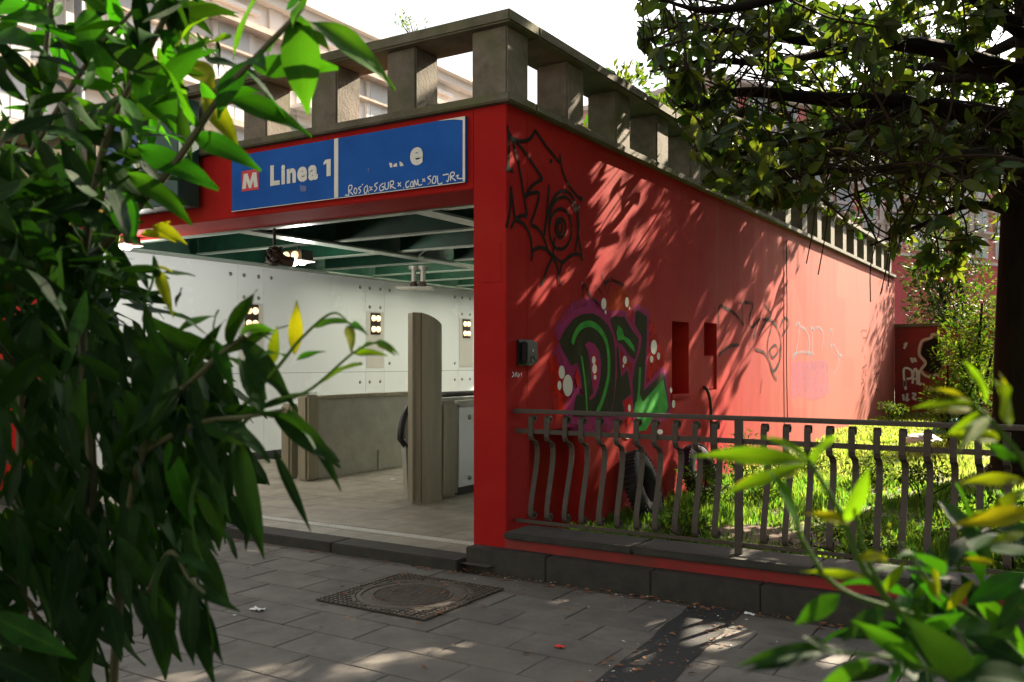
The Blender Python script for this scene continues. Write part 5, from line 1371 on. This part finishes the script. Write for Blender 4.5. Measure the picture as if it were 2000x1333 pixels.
for k, (x, y, rx, h, n, lab) in enumerate(((.45, 3.0, .28, .42, 420, 'leafy weed clump at the wall foot between the two tyres'), (.55, 4.2, .4, .62, 700, 'leafy weed clump at the wall foot right of the purple tyre'), (.95, 3.4, .32, .34, 420, 'low weed clump in front of the purple tyre'), (1.5, 5.0, .5, .55, 700, 'dark weedy clump in the middle of the lawn edge'), (2.3, 4.2, .45, .45, 600, 'weedy clump on the lawn near the fence post'), (.4, 13.8, .5, .45, 600, 'pale weed clump at the far end of the red wall'), (1.3, 14.6, .6, .5, 600, 'dark weed mound below the graffiti boundary wall'), (.9, 1.2, .3, .26, 420, 'low weed clump just behind the fence near the wall corner'), (2.2, 1.2, .45, .3, 700, 'broad low weed clump behind the fence post'), (2.9, 2.3, .5, .4, 800, 'leafy weed clump behind the fence, right of the post'), (3.3, 1.0, .4, .3, 600, 'low weed clump behind the right end of the fence'), (.75, 5.6, .4, .4, 600, 'weed clump at the wall foot below the thin cable'))):
    z = gz(x, y); bush('weed_clump', (x, y, z + h / 2), (rx, rx, h / 2), n, .06, lab, 'weeds', 40 + k, lobes=6)
bush('evergreen_tree', (1.6, 19.6, 3.4), (1.9, 1.4, 3.2), 5200, .16, 'dense dark evergreen tree behind the boundary wall, nearest the red wall', 'tree', 61, kind='ever', group='trees behind the boundary wall')
bush('evergreen_tree', (5.0, 20.4, 3.6), (2.4, 1.6, 3.4), 6000, .16, 'dense dark evergreen tree behind the boundary wall, behind the magnolia trunk', 'tree', 62, kind='ever', group='trees behind the boundary wall')
bush('evergreen_tree', (8.6, 20.0, 3.8), (2.4, 1.6, 3.6), 4500, .18, 'dense dark evergreen tree behind the boundary wall, farthest right', 'tree', 63, kind='ever', group='trees behind the boundary wall')
p = at(1215, 215, 34); bush('street_tree', (p.x, p.y, p.z - .6), (3.6, 2.2, 2.3), 2600, .35, 'pale sunlit tree top rising behind the concrete balustrade', 'tree', 64)
p = at(806, 40, 38); bush('roof_plant', (p.x, p.y, p.z), (.9, .7, .7), 90, .16, 'small sparse bush on the roof line of the pale building', 'bush', 65)

# --- grass
rg = np.random.default_rng(3)
def grass(n, x0, x1, y0, y1, hmin, hmax):
    X = rg.uniform(x0, x1, n); Y = rg.uniform(y0, y1, n)
    keep = ((X - 1.5) ** 2 / .3 + (Y - 1.75) ** 2 / .25 > 1) | (rg.random(n) < .06)
    cl = np.sin(X * 3.1 + np.sin(Y * 2.3) * 1.4) * np.sin(Y * 2.7 + X) 
    keep &= (cl > -.35) | (rg.random(n) < .35)
    X = X[keep]; Y = Y[keep]; n = len(X)
    Z = np.array([gz(a, b) for a, b in zip(X, Y)])
    Hh = rg.uniform(hmin, hmax, n) * (1 + .5 * cl[keep]); A = rg.uniform(0, 6.28, n); ln = rg.uniform(.1, .6, n) * Hh; wv = rg.uniform(.004, .008, n) * (1 + Y * .12)
    dx, dy = np.cos(A), np.sin(A)
    B = np.stack([X, Y, Z], 1); side_ = np.stack([-dy, dx, 0 * dx], 1) * wv[:, None]
    mid = B + np.stack([dx * ln * .3, dy * ln * .3, Hh * .6], 1); tip = B + np.stack([dx * ln, dy * ln, Hh], 1)
    V = np.stack([B - side_, B + side_, mid + side_ * .8, mid - side_ * .8, tip], 1).reshape(-1, 3)
    b = (np.arange(n) * 5)[:, None]
    quads = (b + np.array([0, 1, 2, 3])); tris = (b + np.array([3, 2, 4]))
    me = bpy.data.meshes.new('grass')
    me.vertices.add(len(V)); me.vertices.foreach_set('co', V.astype(np.float32).ravel())
    li = np.concatenate([quads.ravel(), tris.ravel()]).astype(np.int32)
    me.loops.add(len(li)); me.loops.foreach_set('vertex_index', li)
    me.polygons.add(2 * n); me.polygons.foreach_set('loop_start', np.concatenate([np.arange(n) * 4, 4 * n + np.arange(n) * 3]).astype(np.int32))
    D = np.ones((n, 5, 4), np.float32); D[:, :, 0] = .9; D[:, :, 1] = .5; D[:, :, 2] = rg.random(n)[:, None]
    a = me.attributes.new('leafuv', 'FLOAT_COLOR', 'POINT'); a.data.foreach_set('color', D.ravel())
    me.update(calc_edges=True)
    return me
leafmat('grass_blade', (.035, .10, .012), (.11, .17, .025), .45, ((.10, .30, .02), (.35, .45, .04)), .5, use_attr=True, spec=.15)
leafmat('sunlit_blade', (.18, .24, .05), (.36, .38, .13), .45, ((.25, .40, .04), (.55, .58, .12)), .6, use_attr=True, spec=.1)  # paler copy of the grass: sun on the far lawn put into the colour
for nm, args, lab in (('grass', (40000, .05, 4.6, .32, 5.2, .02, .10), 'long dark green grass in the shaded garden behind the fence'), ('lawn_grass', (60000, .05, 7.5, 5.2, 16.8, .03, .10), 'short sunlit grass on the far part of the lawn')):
    tag(link(nm, grass(*args), 'grass_blade' if nm == 'grass' else 'sunlit_blade'), lab, 'grass', kind='stuff')

# ------------------------------------------------------------------ BUILDINGS BEYOND
def facade(name, o, dv, length, h, floors, bays, mats, lab, base_h=4.0, depth=12, win=(1.1, 2.0), z0=0, cornices=True, balcony=True, pane='glass'):
    """o = left front corner; dv = unit direction along the front; the front faces the right of dv turned outwards"""
    o = Vector(o); dv = Vector(dv).normalized(); nv = Vector((dv.y, -dv.x, 0))
    e = empty(name, o, lab, 'building'); wm, tm, bm_ = mats
    def ob(a0, a1, n0, n1, za, zb): 
        mb = MB(); vs = [o + dv * a + nv * n + Vector((0, 0, z)) for a in (a0, a1) for n in (n0, n1) for z in (za, zb)]
        mb.add(vs, [(0, 1, 3, 2), (4, 6, 7, 5), (0, 4, 5, 1), (2, 3, 7, 6), (0, 2, 6, 4), (1, 5, 7, 3)]); return mb
    ob(0, length, -depth, 0, base_h, h).build('wall', wm, e)
    ob(-.05, length + .05, -depth - .05, .05, 0, base_h).build('base_wall', bm_, e)
    if cornices:
        ob(-.5, length + .5, -depth, .7, h, h + .25).build('roof_cornice', tm, e); ob(-.3, length + .3, -.01, .4, h - .35, h - .001).build('cornice', tm, e)
    fh = (h - base_h - 1.0) / floors; bw = length / bays
    for f in range(floors):
        zf = base_h + .3 + f * fh
        if cornices: ob(0, length, .002, .16, zf - .2, zf).build('string_course', tm, e)
        for b in range(bays):
            ac = (b + .5) * bw; zc = zf + .25
            wv, wh = win
            fr = ob(ac - wv / 2 - .22, ac + wv / 2 + .22, .003, .10, zc, zc + wh + .30).build('window', tm, e)
            ob(ac - wv / 2 - .35, ac + wv / 2 + .35, .003, .28, zc + wh + .301, zc + wh + .45).build('lintel', tm, fr)
            ob(ac - wv / 2, ac - .03, .101, .115, zc + .05, zc + wh).build('pane', pane, fr); ob(ac + .03, ac + wv / 2, .101, .115, zc + .05, zc + wh).build('pane', pane, fr)
            if balcony and f > 0 and b % 2 == 0:
                ob(ac - wv, ac + wv, .17, .9, zf - .05, zf + .1).build('balcony', tm, fr)
    for b in range(bays + 1):
        if b % 2 == 0: ob(max(0, b * bw - .3), min(length, b * bw + .3), .001, .09, base_h, h - .36).build('pilaster', tm, e)
    return e
# pale palazzo on the left, its front parallel to the side wall
e = facade('pale_palazzo', (-20.5, 2, 0), (0, 1, 0), 34, 14.3, 3, 9, ('plaster_white', 'plaster_white', 'plaster_white'), 'long pale weathered palazzo rising behind the entrance on the left', base_h=4.5, win=(1.3, 2.2), pane='shutter')
def extra(e, o, boxes, m, name):
    for b in boxes: 
        mb = MB(); mb.box(*b); mb.build(name, m, e)
extra(e, None, [(-20.49, -19.9, 1.5, 36.5, 12.75, 12.95), (-20.49, -20.2, 1.5, 36.5, 11.9, 12.0), (-20.49, -20.1, 1.5, 36.5, 9.4, 9.6)], 'cornice_brown', 'moulding')
mb = MB(); q = on(155, 60, 0, -20.2); mb.tube([(-20.2, q.y, 3), (-20.2, q.y, 14)], .14, 10)
mb.build('downpipe', 'pipe_grey', e)
facade('lilac_house', (-15.3, 40, 0), (0, 1, 0), 16, 15.6, 4, 6, ('stucco_lilac', 'stone_trim', 'red_base'), 'lilac pink house seen beyond the end of the balustrade', base_h=5)
c_ = at(1480, 707, 52); ang = math.atan2(3650 - 1000, 1775); dv = FW * math.cos(ang) + RT * math.sin(ang)
facade('pink_palazzo', (c_.x - dv.x * 4, c_.y - dv.y * 4, 0), dv, 34, 17.0, 4, 13, ('stucco_pink', 'stone_trim', 'red_base'), 'pink palazzo with pale window frames seen through the magnolia', base_h=8.4, win=(1.2, 2.0))

# ------------------------------------------------------------------ unseen houses and trees added round the garden to close off the sky
facade('added_street_house', (28, -22, 0), (-1, 0, 0), 52, 16.0, 4, 12, ('stucco_grey', 'stucco_grey', 'stucco_grey'), 'unseen long house front behind the viewer, added to block sky light', base_h=5, depth=10)
facade('added_corner_house', (19, 34, 0), (0, -1, 0), 44, 18.0, 4, 11, ('stucco_grey', 'stucco_grey', 'stucco_grey'), 'unseen tall house front right of the garden, added to block sky light', base_h=5, depth=10)
for k, (x, y, lab) in enumerate(((9.5, 3.0, 'unseen evergreen tree added right of the garden to block sky light, nearest the street'), (10.0, 8.5, 'unseen evergreen tree added right of the garden to block sky light, middle one'), (9.6, 14.0, 'unseen evergreen tree added right of the garden to block sky light, rear one'))):
    bush('evergreen_tree', (x, y, 4.6), (2.6, 2.6, 4.4), 5200, .2, lab, 'tree', 70 + k, kind='ever', group='unseen trees added along the right of the garden', tpl=TL_TINY)
